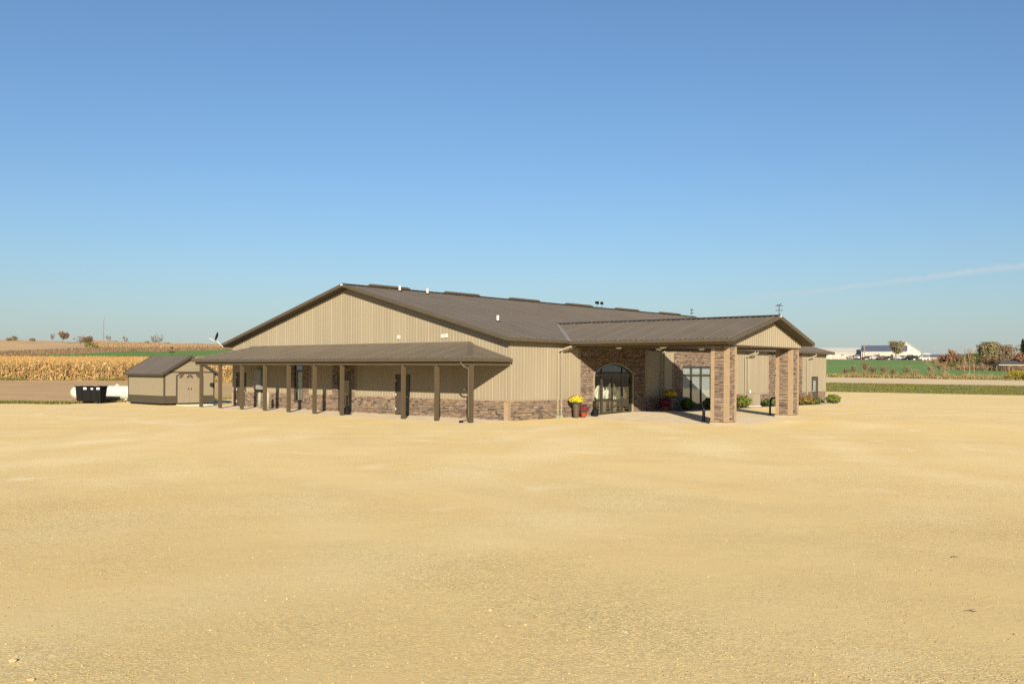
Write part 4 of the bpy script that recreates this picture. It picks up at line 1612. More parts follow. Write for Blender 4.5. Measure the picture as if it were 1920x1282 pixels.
# round shrubs
def leaf_ball(name, label, p, rx, rz_, leaf, n=1500, seed=1, size=0.05, cat='shrub', group=None, tall=1.0):
    o = thing(name, label, cat, p, 0, group)
    r = np.random.default_rng(seed)
    st = MB()
    rr = random.Random(seed)
    for k in range(7):
        a = rr.uniform(0, 6.28)
        st.tube([(0, 0, -0.03), (0.3 * rx * math.cos(a), 0.3 * rx * math.sin(a), rz_ * 0.7), (0.75 * rx * math.cos(a), 0.75 * rx * math.sin(a), rz_ * 1.3)], [0.02, 0.012, 0.005], 4)
    st.build('stem', 'bark', o)
    th = r.uniform(0, 2 * np.pi, n)
    cz = r.uniform(-0.9, 1.0, n)
    q = np.sqrt(1 - cz ** 2)
    lump = 1 + 0.12 * np.sin(3 * th + seed) + 0.10 * np.sin(7 * th + cz * 5 + seed) + 0.08 * np.sin(cz * 9 + 2 * th)
    rad = (1 - 0.55 * r.random(n) ** 2) * lump
    c = np.stack([q * np.cos(th) * rad * rx, q * np.sin(th) * rad * rx, cz * rad * rz_ + rz_ * 0.92], 1)
    nn = np.stack([q * np.cos(th), q * np.sin(th), cz], 1) + r.normal(0, 0.5, (n, 3))
    nn /= np.linalg.norm(nn, axis=1, keepdims=True)
    t = np.cross(nn, r.normal(0, 1, (n, 3)))
    t /= np.linalg.norm(t, axis=1, keepdims=True)
    b = np.cross(nn, t)
    s = size * r.uniform(0.6, 1.4, (n, 1))
    quads = np.stack([c + t * s * 1.3, c + b * s * .7, c - t * s * 1.3, c - b * s * .7], 1)
    quads[..., 2] = np.maximum(quads[..., 2], 0.0)
    np_mesh('foliage', quads, 4, r.random(n), leaf, o)
    return o


def bpt(u, v):
    return bw(u, v, lot_b(u, v) + 0.03)


leaf_ball('shrub', 'dark rounded shrub in shade under the left of the three-pane window', bpt(15.3, -0.8), 0.40, 0.34, 'leaf_green', 1500, 21)
leaf_ball('shrub', 'dark shrub in shade under the window, partly behind the left stone column', bpt(17.9, -0.85), 0.38, 0.34, 'leaf_green', 1400, 22)
leaf_ball('shrub', 'bright green rounded shrub between the stone columns, left of the cream cabinet', bpt(22.2, -0.9), 0.50, 0.37, 'leaf_lime', 2000, 23)
leaf_ball('shrub', 'low green shrub against the stone right of the cream cabinet', bpt(26.2, -0.8), 0.45, 0.24, 'leaf_green', 1000, 24)
leaf_ball('shrub', 'small leafy shrub half behind the right column, left of the red one', bpt(28.6, -0.8), 0.45, 0.32, 'leaf_lime', 1000, 25)
leaf_ball('shrub', 'low spreading shrub with red and green leaves, right of the right column', bpt(31.7, -0.9), 0.68, 0.33, 'leaf_redgreen', 2200, 26)
leaf_ball('shrub', 'low yellow-green shrub between the red shrub and the far door', bpt(33.2, -0.9), 0.40, 0.24, 'leaf_lime', 1100, 27)
leaf_ball('shrub', 'small dark shrub just left of the far service door', bpt(34.2, -0.85), 0.26, 0.22, 'leaf_green', 700, 28)
leaf_ball('shrub', 'lone round green shrub past the far corner of the hall', bpt(35.9, -1.35), 0.52, 0.34, 'leaf_lime', 1800, 29)

# cream air-conditioning cabinet
o = thing('air_conditioner', 'cream boxy outdoor cabinet standing against the stone base between the columns', 'air conditioner', bw(24.35, -0.6, lot_b(24.2, -0.6) + 0.02), RZ)
a = MB()
a.box(-0.44, 0.44, -0.25, 0.25, 0.05, 0.84)
a.build('cabinet', 'cream_paint', o)
a = MB()
for k in range(12):
    a.box(-0.455, -0.44, -0.21, 0.21, 0.12 + k * 0.055, 0.145 + k * 0.055)
a.build('louvre', 'cream_paint', o)
a = MB()
a.box(-0.46, 0.46, -0.27, 0.27, 0.84, 0.87)
a.build('lid', 'cream_paint', o)
a = MB()
a.box(-0.5, 0.5, -0.3, 0.3, -0.03, 0.05)
a.build('pad', 'concrete', o)


# dark steel hoops beside the columns
def hoop(label, p, ang, w, h, r_):
    o = thing('steel_hoop', label, 'hoop', p, ang, 'dark steel hoops guarding the portico columns')
    pts = [(0, 0, 0.0), (0, 0, h - 0.34)]
    for k in range(1, 8):
        t = math.pi / 2 * k / 8
        pts.append((0.34 - 0.34 * math.cos(t), 0, h - 0.34 + 0.34 * math.sin(t)))
    pts += [(0.34, 0, h), (w - 0.34, 0, h)]
    for k in range(1, 8):
        t = math.pi / 2 * k / 8
        pts.append((w - 0.34 + 0.34 * math.sin(t), 0, h - 0.34 + 0.34 * math.cos(t)))
    pts += [(w, 0, h - 0.34), (w, 0, 0.0)]
    a = MB()
    a.tube(pts, r_, 10)
    a.build('tube', 'black_iron', o, smooth=True)
    for x in (0, w):
        f = MB()
        f.lathe([(r_ * 2.0, 0), (r_ * 2.0, 0.015)], 10, (x, 0, 0))
        f.build('flange', 'black_iron', o)


p = bw(12.3, -7.6, lot_b(12.3, -7.6) + 0.026)
hoop('dark steel hoop curving up beside the right stone column', p, RZ, 1.1, 0.92, 0.055)
p = bw(5.65, -7.45, lot_b(5.65, -7.45) + 0.05)
hoop('dark steel hoop seen nearly edge-on beside the left stone column', p, RZ + RAD(32), 1.1, 0.86, 0.05)

# electric cabinet and its pipes
o = thing('electric_cabinet', 'big grey electric meter cabinet on the porch wall with red and white sticker', 'electric cabinet', bw(0, 21.15, 1.14), RZ)
a = MB()
a.box(-0.34, -0.03, -0.45, 0.27, 0.0, 0.60)
a.box(-0.30, -0.03, -0.45, 0.27, 0.597, 1.25)
a.build('cabinet', 'steel_grey', o)
a = MB()
a.box(-0.36, -0.34, 0.13, 0.27, 0.16, 0.34)
b_ = a.build('sticker', 'sticker_red', o)
a = MB()
a.box(-0.365, -0.36, 0.16, 0.25, 0.17, 0.25)
a.build('sticker_field', 'sticker_white', b_)
a = MB()
a.box(-0.36, -0.05, -0.75, 0.12, -0.07, -0.002)
a.build('cable_tray', 'black_plastic', o)


def pedestal(u, v, h, label):
    o = thing('utility_pedestal', label, 'utility pedestal', bw(u, v, 0.03), RZ, 'pale utility pedestals on the porch')
    a = MB()
    a.lathe([(0.10, 0), (0.10, h - 0.16), (0.085, h - 0.06), (0.05, h - 0.01), (0.01, h)], 14)
    a.build('post', 'pale_pipe', o, smooth=True)
    a = MB()
    a.lathe([(0.108, h * 0.52), (0.108, h * 0.56)], 14)
    a.build('seam', 'pale_pipe', o)


pedestal(-1.0, 19.72, 0.98, 'pale round-topped utility pedestal directly under the electric cabinet')
pedestal(-1.05, 18.73, 1.02, 'pale round-topped utility pedestal right of the cabinet, beside a porch post')


# weather vanes
def horse(mbx, s, o):
    """A flat running-horse plate of real thickness, length about 1 x s, cut from sheet steel."""
    pts = [(-0.50, 0.30), (-0.42, 0.40), (-0.30, 0.42), (-0.05, 0.38), (0.14, 0.42), (0.26, 0.58), (0.34, 0.66), (0.38, 0.60), (0.50, 0.50), (0.47, 0.44), (0.36, 0.46), (0.30, 0.34),
           (0.40, 0.20), (0.52, 0.18), (0.50, 0.10), (0.36, 0.14), (0.24, 0.24), (0.0, 0.22), (-0.20, 0.24), (-0.28, 0.12), (-0.20, -0.02), (-0.30, 0.0), (-0.38, 0.14), (-0.36, 0.26), (-0.44, 0.26), (-0.56, 0.16)]
    mbx.prism([(o[0] + x * s, o[1] + z * s) for x, z in pts], 'y', -0.012, 0.012)


def vane(label, p, s, rz):
    o = thing('weather_vane', label, 'weather vane', p, rz)
    a = MB()
    a.tube([(0, 0, -0.05), (0, 0, 1.0 * s)], 0.018, 6)
    a.build('rod', 'black_iron', o)
    a = MB()
    for k in range(2):
        a.tube([(-0.30 * s, 0, 0.0), (0.30 * s, 0, 0.0)] if k == 0 else [(0, -0.30 * s, 0), (0, 0.30 * s, 0)], 0.012, 5)
    for dx, dy in ((0.32, 0), (-0.32, 0), (0, 0.32), (0, -0.32)):
        a.box(dx * s - 0.05 * s, dx * s + 0.05 * s, dy * s - 0.03, dy * s + 0.03, -0.06 * s, 0.06 * s)
    a.lathe([(0.02, -0.05 * s), (0.06 * s, 0.0), (0.02, 0.05 * s)], 8)
    a.build('cross_arms', 'black_iron', o).location = (0, 0, 0.5 * s)
    a = MB()
    a.tube([(-0.42 * s, 0, 0.98 * s), (0.42 * s, 0, 0.98 * s)], 0.012, 5)
    horse(a, 0.55 * s, (0, 0.93 * s))
    a.build('horse_plate', 'black_iron', o)


vane('black horse weather vane at the front peak of the portico roof', bw(UC, QV + 0.06, QR + 0.04), 0.44, RAD(-15))
vane('small horse weather vane at the far end of the main roof ridge', bw(37.9, VR, ZR + 0.05), 0.5, RAD(35))
vane('black weather vane on the ridge of the garden shed', bw(-1.3, 29.9, 3.31), 0.52, RAD(-40))

o = thing('floodlight_pole', 'thin pole with two small black lamp heads above the main ridge', 'floodlight', bw(24.55, VR + 0.3, ZR - 0.1), RZ)
a = MB()
a.tube([(-0.3, 0, 0), (-0.3, 0, 0.55)], 0.015, 6)
a.tube([(0.32, 0, 0), (0.32, 0, 0.45)], 0.015, 6)
a.build('pole', 'black_iron', o)
for x, w in ((-0.3, 0.13), (0.32, 0.07)):
    a = MB()
    a.box(x - w, x + w, -0.10, 0.10, 0.44, 0.62)
    a.box(x - w * .7, x + w * 0.5, -0.13, -0.10, 0.38, 0.54)
    a.build('lamp_head', 'black_plastic', o)

# satellite dish at the left eave corner
E0 = at(411, 646, 60.3)
o = thing('satellite_dish', 'satellite dish seen edge-on with white arms at the left eave corner', 'satellite dish', E0)


def from_e(px, py, Y=60.3):
    return at(px, py, Y) - E0


a = MB()
a.tube([from_e(418, 651), from_e(411, 644), from_e(405, 637)], 0.028, 8)
a.build('mast', 'white_metal', o)
a = MB()
c, ax = from_e(407.5, 631), (from_e(410, 625) - from_e(405.5, 638)).normalized()
nn_ = Vector((-0.80, -0.45, 0.38)).normalized()
nn_ = (nn_ - ax * nn_.dot(ax)).normalized()
wv = ax.cross(nn_)
R_ = 0.27
rings = []
for i in range(4):
    q = i / 3
    rings.append([c + (ax * math.cos(t) * R_ * 1.05 + wv * math.sin(t) * R_) * q + nn_ * (0.09 * q * q) for t in [2 * math.pi * k / 20 for k in range(20)]])
for sft, flip in ((0.0, False), (-0.02, True)):
    for i in range(3):
        for k in range(20):
            k2 = (k + 1) % 20
            f_ = [rings[i][k] + nn_ * sft, rings[i][k2] + nn_ * sft, rings[i + 1][k2] + nn_ * sft, rings[i + 1][k] + nn_ * sft]
            a.face(f_[::-1] if flip else f_)
a.build('reflector', 'black_plastic', o)
a = MB()
a.tube([from_e(405, 639), from_e(399, 638), from_e(392, 633.5)], 0.022, 6)
a.build('feed_arm', 'white_metal', o)
a = MB()
a.tube([from_e(392.5, 633), from_e(391, 631)], 0.045, 8)
a.build('feed_horn', 'steel_grey', o)

# white drape standing inside the entrance glass
o = tag(MB().build('drape', 'drape_white'), 'white fabric drape gathered inside the arched entrance glass', 'drape')
dm = MB()
nu, nv_ = 150, 14
for seg0, seg1, ztop, zbot in ((7.2, 8.55, 1.62, 0.85), (8.35, 9.6, 1.75, 0.85), (9.4, 10.5, 1.55, 0.8)):
    base = len(dm.v)
    for i in range(nu + 1):
        s = i / nu
        u = seg0 + (seg1 - seg0) * s
        zt = ztop - 0.55 * (2 * s - 1) ** 2
        for j in range(nv_ + 1):
            t = j / nv_
            z = zt + (zbot - zt) * t
            sway = 0.05 * math.sin(s * 24 + t * 1.5) * (0.3 + t) + 0.015 * math.sin(s * 61)
            dm.v.append(((u - 8.9) * (1 + 0.15 * t), sway + 0.25 * t, z))
    for i in range(nu):
        for j in range(nv_):
            q = base + i * (nv_ + 1) + j
            dm.f.append((q, q + nv_ + 1, q + nv_ + 2, q + 1))
            dm.t.append(0.5)
dme = dm.mesh('drape', True)
dme.materials.append(MATS['drape_white'])
o.data = dme
o.location = bw(9.0, 0.38, 0.05)
o.rotation_euler = (0, 0, RZ)

# ------------------------------------------------------------------ shed, tank, dumpster
SU0, SU1, SV0, SV1 = -3.12, 0.49, 27.52, 32.42
SWH, SRH, SBASE = 2.22, 3.28, 0.12
shed = thing('garden_shed', 'tan lap-sided shed with brown gable roof and double doors left of the hall', 'shed', bw(SU0, SV0, 0.0), RZ)
SW_, SD_ = SU1 - SU0, SV1 - SV0
a = MB()
a.box(0.02, SW_ - 0.02, 0.02, SD_ - 0.02, SBASE, SWH)
a.prism([(0.02, SWH), (SW_ - 0.02, SWH), (SW_ / 2, SRH - 0.12)], 'y', 0.02, SD_ - 0.02)
a.build('wall_core', 'shed_siding', shed)
a = MB()
a.box(-0.02, SW_ + 0.02, -0.02, 0.0, SBASE, SBASE + 0.50)
a.box(-0.02, 0.0, 0.0, SD_ + 0.02, SBASE, SBASE + 0.50)
a.build('base_band', 'shed_brown', shed)
a = MB()
for x in (0.5, SW_ - 0.5):
    a.box(x - 0.07, x + 0.07, -0.05, SD_, 0.0, SBASE)
a.box(-0.01, 0.10, 0.4, SD_ - 0.3, 0.0, SBASE)
a.build('skid', 'black_plastic', shed)
DW0, DW1 = 0.93, 2.70                                       # door opening on the front
zb0 = SBASE + 0.505
nb = 12
bh = (SWH - zb0) / nb


def lap(a0, a1, z, h, side):
    m1 = MB()
    if side == 'left':
        m1.prism([(-0.004, z + h), (-0.013, z), (0.02, z), (0.02, z + h)], 'y', a0, a1)
    else:
        m1.prism([(-0.004, z + h), (-0.013, z), (0.02, z), (0.02, z + h)], 'x', a0, a1)
    m1.build('siding_board', 'shed_siding', shed)


for k in range(nb):
    z = zb0 + k * bh
    lap(0.0, SD_, z, bh, 'left')
    if z + bh < 2.14:
        lap(0.0, DW0 - 0.1, z, bh, 'front')
        lap(DW1 + 0.1, SW_, z, bh, 'front')
k = 0
while SWH + (k + 1) * 0.19 < SRH - 0.15:
    z = SWH + k * 0.19
    half = (SRH - 0.1 - (z + 0.19)) / (SRH - 0.1 - SWH) * SW_ / 2 + 0.04
    lap(SW_ / 2 - half, SW_ / 2 + half, z, 0.19, 'front')
    k += 1
a = MB()
for x in (-0.035, SW_ - 0.05):
    a.box(x, x + 0.085, -0.04, 0.045, SBASE, SWH + 0.02)
a.box(-0.035, 0.045, SD_ - 0.05, SD_ + 0.03, SBASE, SWH)
a.build('corner_trim', 'shed_brown', shed)
a = MB()
a.box(0.05, SW_ - 0.05, -0.032, -0.005, SWH - 0.045, SWH + 0.015)
a.build('trim_line', 'shed_brown', shed)
# roof
a = MB()
ov, ro = 0.28, 0.22
ss = (SRH - SWH) / (SW_ / 2)
for sgn in (-1, 1):
    xe = SW_ / 2 + sgn * (SW_ / 2 + ov)
    ze = SWH - ov * ss + 0.02
    q = [(xe, ze), (SW_ / 2, SRH + 0.02), (SW_ / 2, SRH - 0.05), (xe, ze - 0.07)]
    a.prism(q, 'y', -ro, SD_ + ro)
a.build('roof', 'roof_brown', shed)
a = MB()
for y in (-ro - 0.015, SD_ + ro + 0.015):
    for sgn in (-1, 1):
        xe = SW_ / 2 + sgn * (SW_ / 2 + ov + 0.01)
        a.beam((xe, y, SWH - ov * ss - 0.03), (SW_ / 2, y, SRH - 0.03), 0.028, 0.16)
for xe in (-ov - 0.015, SW_ + ov + 0.015):
    a.beam((xe, -ro, SWH - ov * ss - 0.035), (xe, SD_ + ro, SWH - ov * ss - 0.035), 0.028, 0.13)
a.build('roof_trim', 'shed_brown', shed)
# doors
DT = 2.06
for x0, x1 in ((DW0, (DW0 + DW1) / 2 - 0.006), ((DW0 + DW1) / 2 + 0.006, DW1)):
    nbd = 7
    a = MB()
    w = (x1 - x0) / nbd
    for i in range(nbd):
        a.box(x0 + i * w + 0.004, x0 + (i + 1) * w - 0.004, -0.035, 0.0, SBASE + 0.02, DT)
    a.box(x0, x1, -0.02, 0.0, SBASE + 0.02, DT)
    o = a.build('door_leaf', 'shed_door', shed)
    h = MB()
    hx = x1 - 0.09 if x0 == DW0 else x0 + 0.09
    h.box(hx - 0.02, hx + 0.02, -0.06, -0.035, 1.02, 1.12)
    h.build('handle', 'black_iron', o)
a = MB()
a.beam((DW0 - 0.05, -0.03, SBASE), (DW0 - 0.05, -0.03, DT - 0.12), 0.07, 0.05, (0, 1, 0))
a.beam((DW1 + 0.05, -0.03, SBASE), (DW1 + 0.05, -0.03, DT - 0.12), 0.07, 0.05, (0, 1, 0))
a.beam((DW0 - 0.05, -0.03, DT - 0.13), (DW0 + 0.16, -0.03, DT + 0.06), 0.05, 0.07)
a.beam((DW1 + 0.05, -0.03, DT - 0.13), (DW1 - 0.16, -0.03, DT + 0.06), 0.05, 0.07)
a.beam((DW0 + 0.15, -0.03, DT + 0.05), (DW1 - 0.15, -0.03, DT + 0.05), 0.05, 0.07)
a.build('door_trim', 'shed_brown', shed)


def fan_lite(cx, cz, r, a0, a1, n):
    f = MB()
    seg = (a1 - a0) / n
    for i in range(n):
        t0, t1 = a0 + seg * i + 0.07, a0 + seg * (i + 1) - 0.07
        f.face([(cx + r * q * math.cos(t), -0.042, cz + r * q * math.sin(t)) for q, t in ((0.42, t0), (1, t0), (1, (t0 + t1) / 2), (1, t1), (0.42, t1))])
        f.face([(cx + r * q * math.cos(t), -0.030, cz + r * q * math.sin(t)) for q, t in ((0.42, t1), (1, t1), (1, (t0 + t1) / 2), (1, t0), (0.42, t0))])
    f.build('fan_window', 'car_glass', shed)


cxm = (DW0 + DW1) / 2
fan_lite(cxm, DT - 0.27, 0.23, 0.0, math.pi, 5)
fan_lite(cxm - 0.42, DT - 0.27, 0.36, math.pi * 0.55, math.pi, 3)
fan_lite(cxm + 0.42, DT - 0.27, 0.36, 0.0, math.pi * 0.45, 3)
a = MB()
a.box(DW0 - 0.1, DW1 + 0.3, -1.5, -0.06, 0.0, 0.05)
struct(a.build('shed_apron', 'concrete', None)).matrix_world = Matrix.Translation(bw(SU0, SV0)) @ Matrix.Rotation(RZ, 4, 'Z')

# propane tank
TY = 66.6
tl = at(132, 739, TY)
tank = thing('propane_tank', 'long white propane tank lying behind the black trailer bin', 'propane tank', (tl.x, TY, 0.0), RAD(3))
a = MB()
Rt, Lt, zc = 0.52, 5.0, 0.66
prof = []
for k in range(9):
    t = math.pi / 2 * k / 8
    prof.append((0.62 - 0.62 * math.cos(t), Rt * math.sin(t)))
prof += [(Lt - x, r_) for x, r_ in prof[::-1]]
n = 28
b0 = 0
for x, r_ in prof:
    for k in range(n):
        t = 2 * math.pi * k / n
        a.v.append((x, r_ * math.cos(t), zc + r_ * math.sin(t)))
for i in range(len(prof) - 1):
    for k in range(n):
        a.f.append((i * n + k, (i + 1) * n + k, (i + 1) * n + (k + 1) % n, i * n + (k + 1) % n))
        a.t.append(0.5)
a.build('shell', 'tank_white', tank, smooth=True)
a = MB()
a.lathe([(0.16, -0.06), (0.15, 0.03), (0.10, 0.09), (0.02, 0.11)], 14, (3.3, 0, zc + Rt))
a.build('valve_dome', 'tank_white', tank)
for x in (1.0, 4.0):
    a = MB()
    a.box(x - 0.06, x + 0.06, -0.30, 0.30, 0.0, zc - Rt + 0.10)
    a.build('leg', 'tank_white', tank)
    a = MB()
    a.box(x - 0.25, x + 0.25, -0.5, 0.5, -0.08, 0.03)
    a.build('footing', 'concrete', tank)
# small printed mark: dark wedge and two grey lines, too worn to read
a = MB()
yy = -Rt * 1.003


def on_shell(x, zz):
    t = math.asin(max(-1, min(1, (zz - zc) / Rt)))
    return (x, -(Rt + 0.004) * math.cos(t), zc + (Rt + 0.004) * math.sin(t))


a.face([on_shell(2.66, zc + 0.06), on_shell(2.86, zc + 0.04), on_shell(2.63, zc + 0.25)])
a.build('mark', 'ink', tank)
rr = random.Random(5)
a = MB()
for z0, x0, x1 in ((0.22, 2.76, 3.24), (0.06, 2.95, 3.12)):
    x = x0
    while x < x1:
        w = rr.uniform(0.02, 0.05)
        a.face([on_shell(x, zc + z0), on_shell(x + w, zc + z0), on_shell(x + w, zc + z0 + rr.uniform(0.03, 0.06)), on_shell(x, zc + z0 + rr.uniform(0.03, 0.06))])
        x += w + 0.018
a.build('mark', 'ink_grey', tank)

# black wheeled dumpster
DY = 63.4
dl = at(145, 739, DY)
bin_ = thing('dumpster', 'black tapered dumpster with three white stickers in front of the white tank', 'dumpster', (dl.x + 0.06, DY, 0.0), RAD(2))
a = MB()
WL, WLb = 1.76, 0.06
zb_, zt_ = 0.17, 1.16
yb, yt = (-0.42, 0.42), (-0.56, 0.62)
B = [(WLb, yb[0], zb_), (WL - 0.10, yb[0], zb_), (WL - 0.10, yb[1], zb_), (WLb, yb[1], zb_)]
T = [(0.03, yt[0], zt_), (WL - 0.05, yt[0], zt_), (WL - 0.05, yt[1], zt_), (0.03, yt[1], zt_)]
a.face(B[::-1])
for i in range(4):
    j = (i + 1) % 4
    a.face([B[i], B[j], T[j], T[i]])
for x in (0.44, 1.0, 1.5):
    a.beam((x, yb[0] - 0.02, zb_), (x, yt[0] - 0.02, zt_), 0.05, 0.05, (0, 1, 0))
a.beam((0.08, -0.49, 0.66), (WL - 0.1, -0.49, 0.66), 0.05, 0.05, (0, 1, 0))
a.build('body', 'black_plastic', bin_)
a = MB()
for x0, x1 in ((-0.03, 0.87), (0.88, 1.77)):
    a.box(x0, x1, -0.62, 0.64, 1.165, 1.205)
a.box(-0.02, 1.76, -0.58, 0.62, 1.13, 1.162)
a.build('lid', 'black_plastic', bin_)
for x, w, h in ((0.58, 0.20, 0.13), (1.08, 0.14, 0.09), (1.46, 0.19, 0.13)):
    a = MB()
    a.box(x, x + w, -0.592, -0.565, 0.97, 0.97 + h)
    s_ = a.build('sticker', 'sticker_white', bin_)
    a = MB()
    a.box(x + 0.05, x + w - 0.05, -0.598, -0.593, 1.0, 0.965 + h - 0.02)
    a.build('print', 'ink_grey', s_)
for x in (0.24, 1.6):
    for y in (-0.36, 0.36):
        a = MB()
        a.beam((x, y, 0.0), (x, y, 0.2), 0.05, 0.05, (0, 1, 0))
        a.build('leg', 'black_iron', bin_)
for y in (-0.3, 0.3):
    a = MB()
    a.tube([(1.33, y - 0.04, 0.10), (1.33, y + 0.04, 0.10)], 0.10, 14)
    a.build('wheel', 'tyre', bin_)
a = MB()
a.box(1.18, 1.46, -0.42, 0.20, 1.206, 1.225)
a.build('lid_label', 'sticker_red', bin_)

# ------------------------------------------------------------------ corn
rc = np.random.default_rng(5)


def corn():
    quads, tones = [], []

    def add(q, t):
        quads.append(q.astype(np.float32))
        tones.append(t)
    xs0, xs1 = -100.0, -18.0
    for row in range(112):
        Yr = 115.3 + row * 0.76
        near = row < 8
        half = 0.205 if near else 0.34 if row < 45 else 0.5
        x = np.arange(xs0 * Yr / 115, xs1 * Yr / 115, half) + rc.uniform(-0.07, 0.07)
        n = len(x)
        x = x + rc.normal(0, 0.05, n)
        y = Yr + rc.normal(0, 0.08, n) + 0.0 * x
        z = np.array([0.0] * n)
        # ground: lerp of terrain heights at a few columns
        gx = np.linspace(x.min(), x.max(), 14)
        gz = np.array([drop(float(g), Yr, 1.0) for g in gx])
        z = np.interp(x, gx, gz)
        H = rc.normal(2.15, 0.16, n).clip(1.5, 2.6)
        lean = rc.normal(0, 0.09, (n, 2))
        tone0 = rc.uniform(0.15, 0.85, n)
        base = np.stack([x, y, z], 1)
        top = base + np.stack([lean[:, 0] * H, lean[:, 1] * H, H], 1)
        z_lo = 0.0 if near else 0.45
        b2 = base + (top - base) * z_lo
        w = 0.018
        off = np.zeros((n, 3)); off[:, 0] = w
        add(np.stack([b2 - off, b2 + off, top + off * .5, top - off * .5], 1), tone0 * 0.7 + 0.1)
        offy = np.zeros((n, 3)); offy[:, 1] = w
        if near:
            add(np.stack([b2 - offy, b2 + offy, top + offy * .5, top - offy * .5], 1), tone0 * 0.7 + 0.1)
        nl = 13 if near else 6 if row < 45 else 4
        for k in range(nl):
            f = (z_lo + (0.98 - z_lo) * (k + rc.uniform(0.1, 0.9, n)) / nl)
            p0 = base + (top - base) * f[:, None]
            az = rc.uniform(0, 2 * np.pi, n)
            d = np.stack([np.cos(az), np.sin(az), np.zeros(n)], 1)
            side = np.stack([-np.sin(az), np.cos(az), np.zeros(n)], 1)
            Ll = rc.uniform(0.28, 0.62, n)[:, None]
            rise = rc.uniform(-0.1, 0.30, n)[:, None]
            fall = rc.uniform(0.3, 1.15, n)[:, None]
            p1 = p0 + d * Ll * 0.5 + np.array([0, 0, 1]) * rise * Ll
            p2 = p0 + d * Ll + np.array([0, 0, 1]) * (rise - fall) * Ll
            p2[:, 2] = np.maximum(p2[:, 2], base[:, 2] + 0.02)
            ww = rc.uniform(0.018, 0.036, n)[:, None]
            tilt = np.array([0, 0, 1]) * rc.normal(0, 1.1, n)[:, None]
            s1 = (side + tilt) * ww
            t = (tone0 * 0.5 + rc.uniform(0.2, 0.6, n)).clip(0, 1) if near else (tone0 * 0.5 + rc.uniform(0.0, 0.45, n)).clip(0, 1)
            add(np.stack([p0 - s1 * .6, p0 + s1 * .6, p1 + s1, p1 - s1], 1), t)
            add(np.stack([p1 - s1, p1 + s1, p2 + s1 * .25, p2 - s1 * .25], 1), t)
        # tassel
        tz = np.array([0, 0, 1]) * rc.uniform(0.18, 0.34, n)[:, None]
        sx = np.zeros((n, 3)); sx[:, 0] = rc.uniform(0.03, 0.09, n)
        add(np.stack([top, top + tz + sx, top + tz * 1.1, top + tz * .8 - sx], 1), (tone0 * .4 + .05))
        if near:
            fe = rc.uniform(0.40, 0.52, n)
            pe = base + (top - base) * fe[:, None]
            az = rc.uniform(0, 2 * np.pi, n)
            de = np.stack([np.cos(az) * 0.12, np.sin(az) * 0.12, -np.full(n, 0.16)], 1)
            se = np.stack([-np.sin(az), np.cos(az), np.zeros(n)], 1) * 0.035
            add(np.stack([pe - se * .6, pe + se * .6, pe + de + se, pe + de - se], 1), np.full(n, 0.92))
    return np.concatenate(quads), np.concatenate(tones)


q, t = corn()
o = np_mesh('corn_field', q, 4, t, 'corn')
o['kind'] = 'stuff'
o['label'] = 'dry golden standing corn beyond the stubble on the left'


# grass: blades along the lot edges, ragged grass on bank and verge
def blades(name, pts, hmin, hmax, w, leaf, seed, label):
    r = np.random.default_rng(seed)
    pts = np.asarray(pts)
    n = len(pts)
    az = r.uniform(0, 2 * np.pi, n)
    s = np.stack([np.cos(az), np.sin(az), np.zeros(n)], 1) * w * r.uniform(0.6, 1.4, (n, 1))
    h = r.uniform(hmin, hmax, n)[:, None]
    ln = np.concatenate([r.normal(0, 0.35, (n, 2)), np.ones((n, 1))], 1) * h
    q = np.stack([pts - s, pts + s, pts + ln], 1)
    o = np_mesh(name, q, 3, r.random(n), leaf)
    o['kind'] = 'stuff'
    o['label'] = label
    return o


rg = np.random.default_rng(9)
pts = []
for _ in range(16000):
    px = rg.uniform(-260, 128)
    Y = 61.95 + abs(rg.normal(0, 0.55)) + 0.5 * math.sin(px * 0.05) * rg.random()
    x = ray(px, 700).x * Y
    pts.append((x, Y, drop(x, Y, 0) - 0.02))
blades('grass', pts, 0.05, 0.26, 0.03, 'grass_blade', 1, 'ragged green grass along the left edge of the gravel')
pts = []
for _ in range(9000):
    px = rg.uniform(128, 440)
    lo = L0(px)
    Y = lo.y + abs(rg.normal(0, 0.8)) + 0.05
    x = ray(px, 700).x * Y
    pts.append((x, Y, drop(x, Y, 0) - 0.02))
blades('grass', pts, 0.06, 0.26, 0.03, 'grass_dry', 2, 'short dry grass behind the tank and the shed')
pts = []
for _ in range(46000):
    px = rg.uniform(1500, 2200)
    f = rg.random()
    p = R0(px).lerp(R1(px), f)
    pts.append((p.x, p.y, p.z - 0.02))
blades('grass', pts, 0.05, 0.15, 0.05, 'grass_blade', 3, 'yellow-green verge grass between the lot and the road')
pts = []
for _ in range(16000):
    px = rg.uniform(1500, 2200)
    f = rg.random()
    p = R2(px).lerp(R3(px), 0.1 + 0.9 * f)
    pts.append((p.x, p.y, p.z - 0.02))
blades('grass', pts, 0.15, 0.6, 0.07, 'grass_dry', 4, 'tall dry grass along the far side of the road')
pts = []
for _ in range(9000):
    px = rg.uniform(-260, 440)
    if math.sin(px * 0.071) + math.sin(px * 0.031 + 1) < 0.35:
        continue
    p = L1(px)
    Y = p.y - abs(rg.normal(0, 0.7))
    pts.append((p.x * Y / p.y, Y, drop(p.x * Y / p.y, Y, 0.9) - 0.02))
blades('grass', pts, 0.08, 0.35, 0.04, 'grass_blade', 5, 'weedy green growth at the foot of the corn')
pts = []
for _ in range(26000):
    px = rg.uniform(165, 450)
    p = L3b(px).lerp(L4(px), rg.random())
    pts.append((p.x, p.y, drop(p.x, p.y, p.z) - 0.1))
blades('grass', pts, 0.6, 1.7, 0.22, 'twig_tan', 6, 'tall rusty prairie grass on the hill slope')

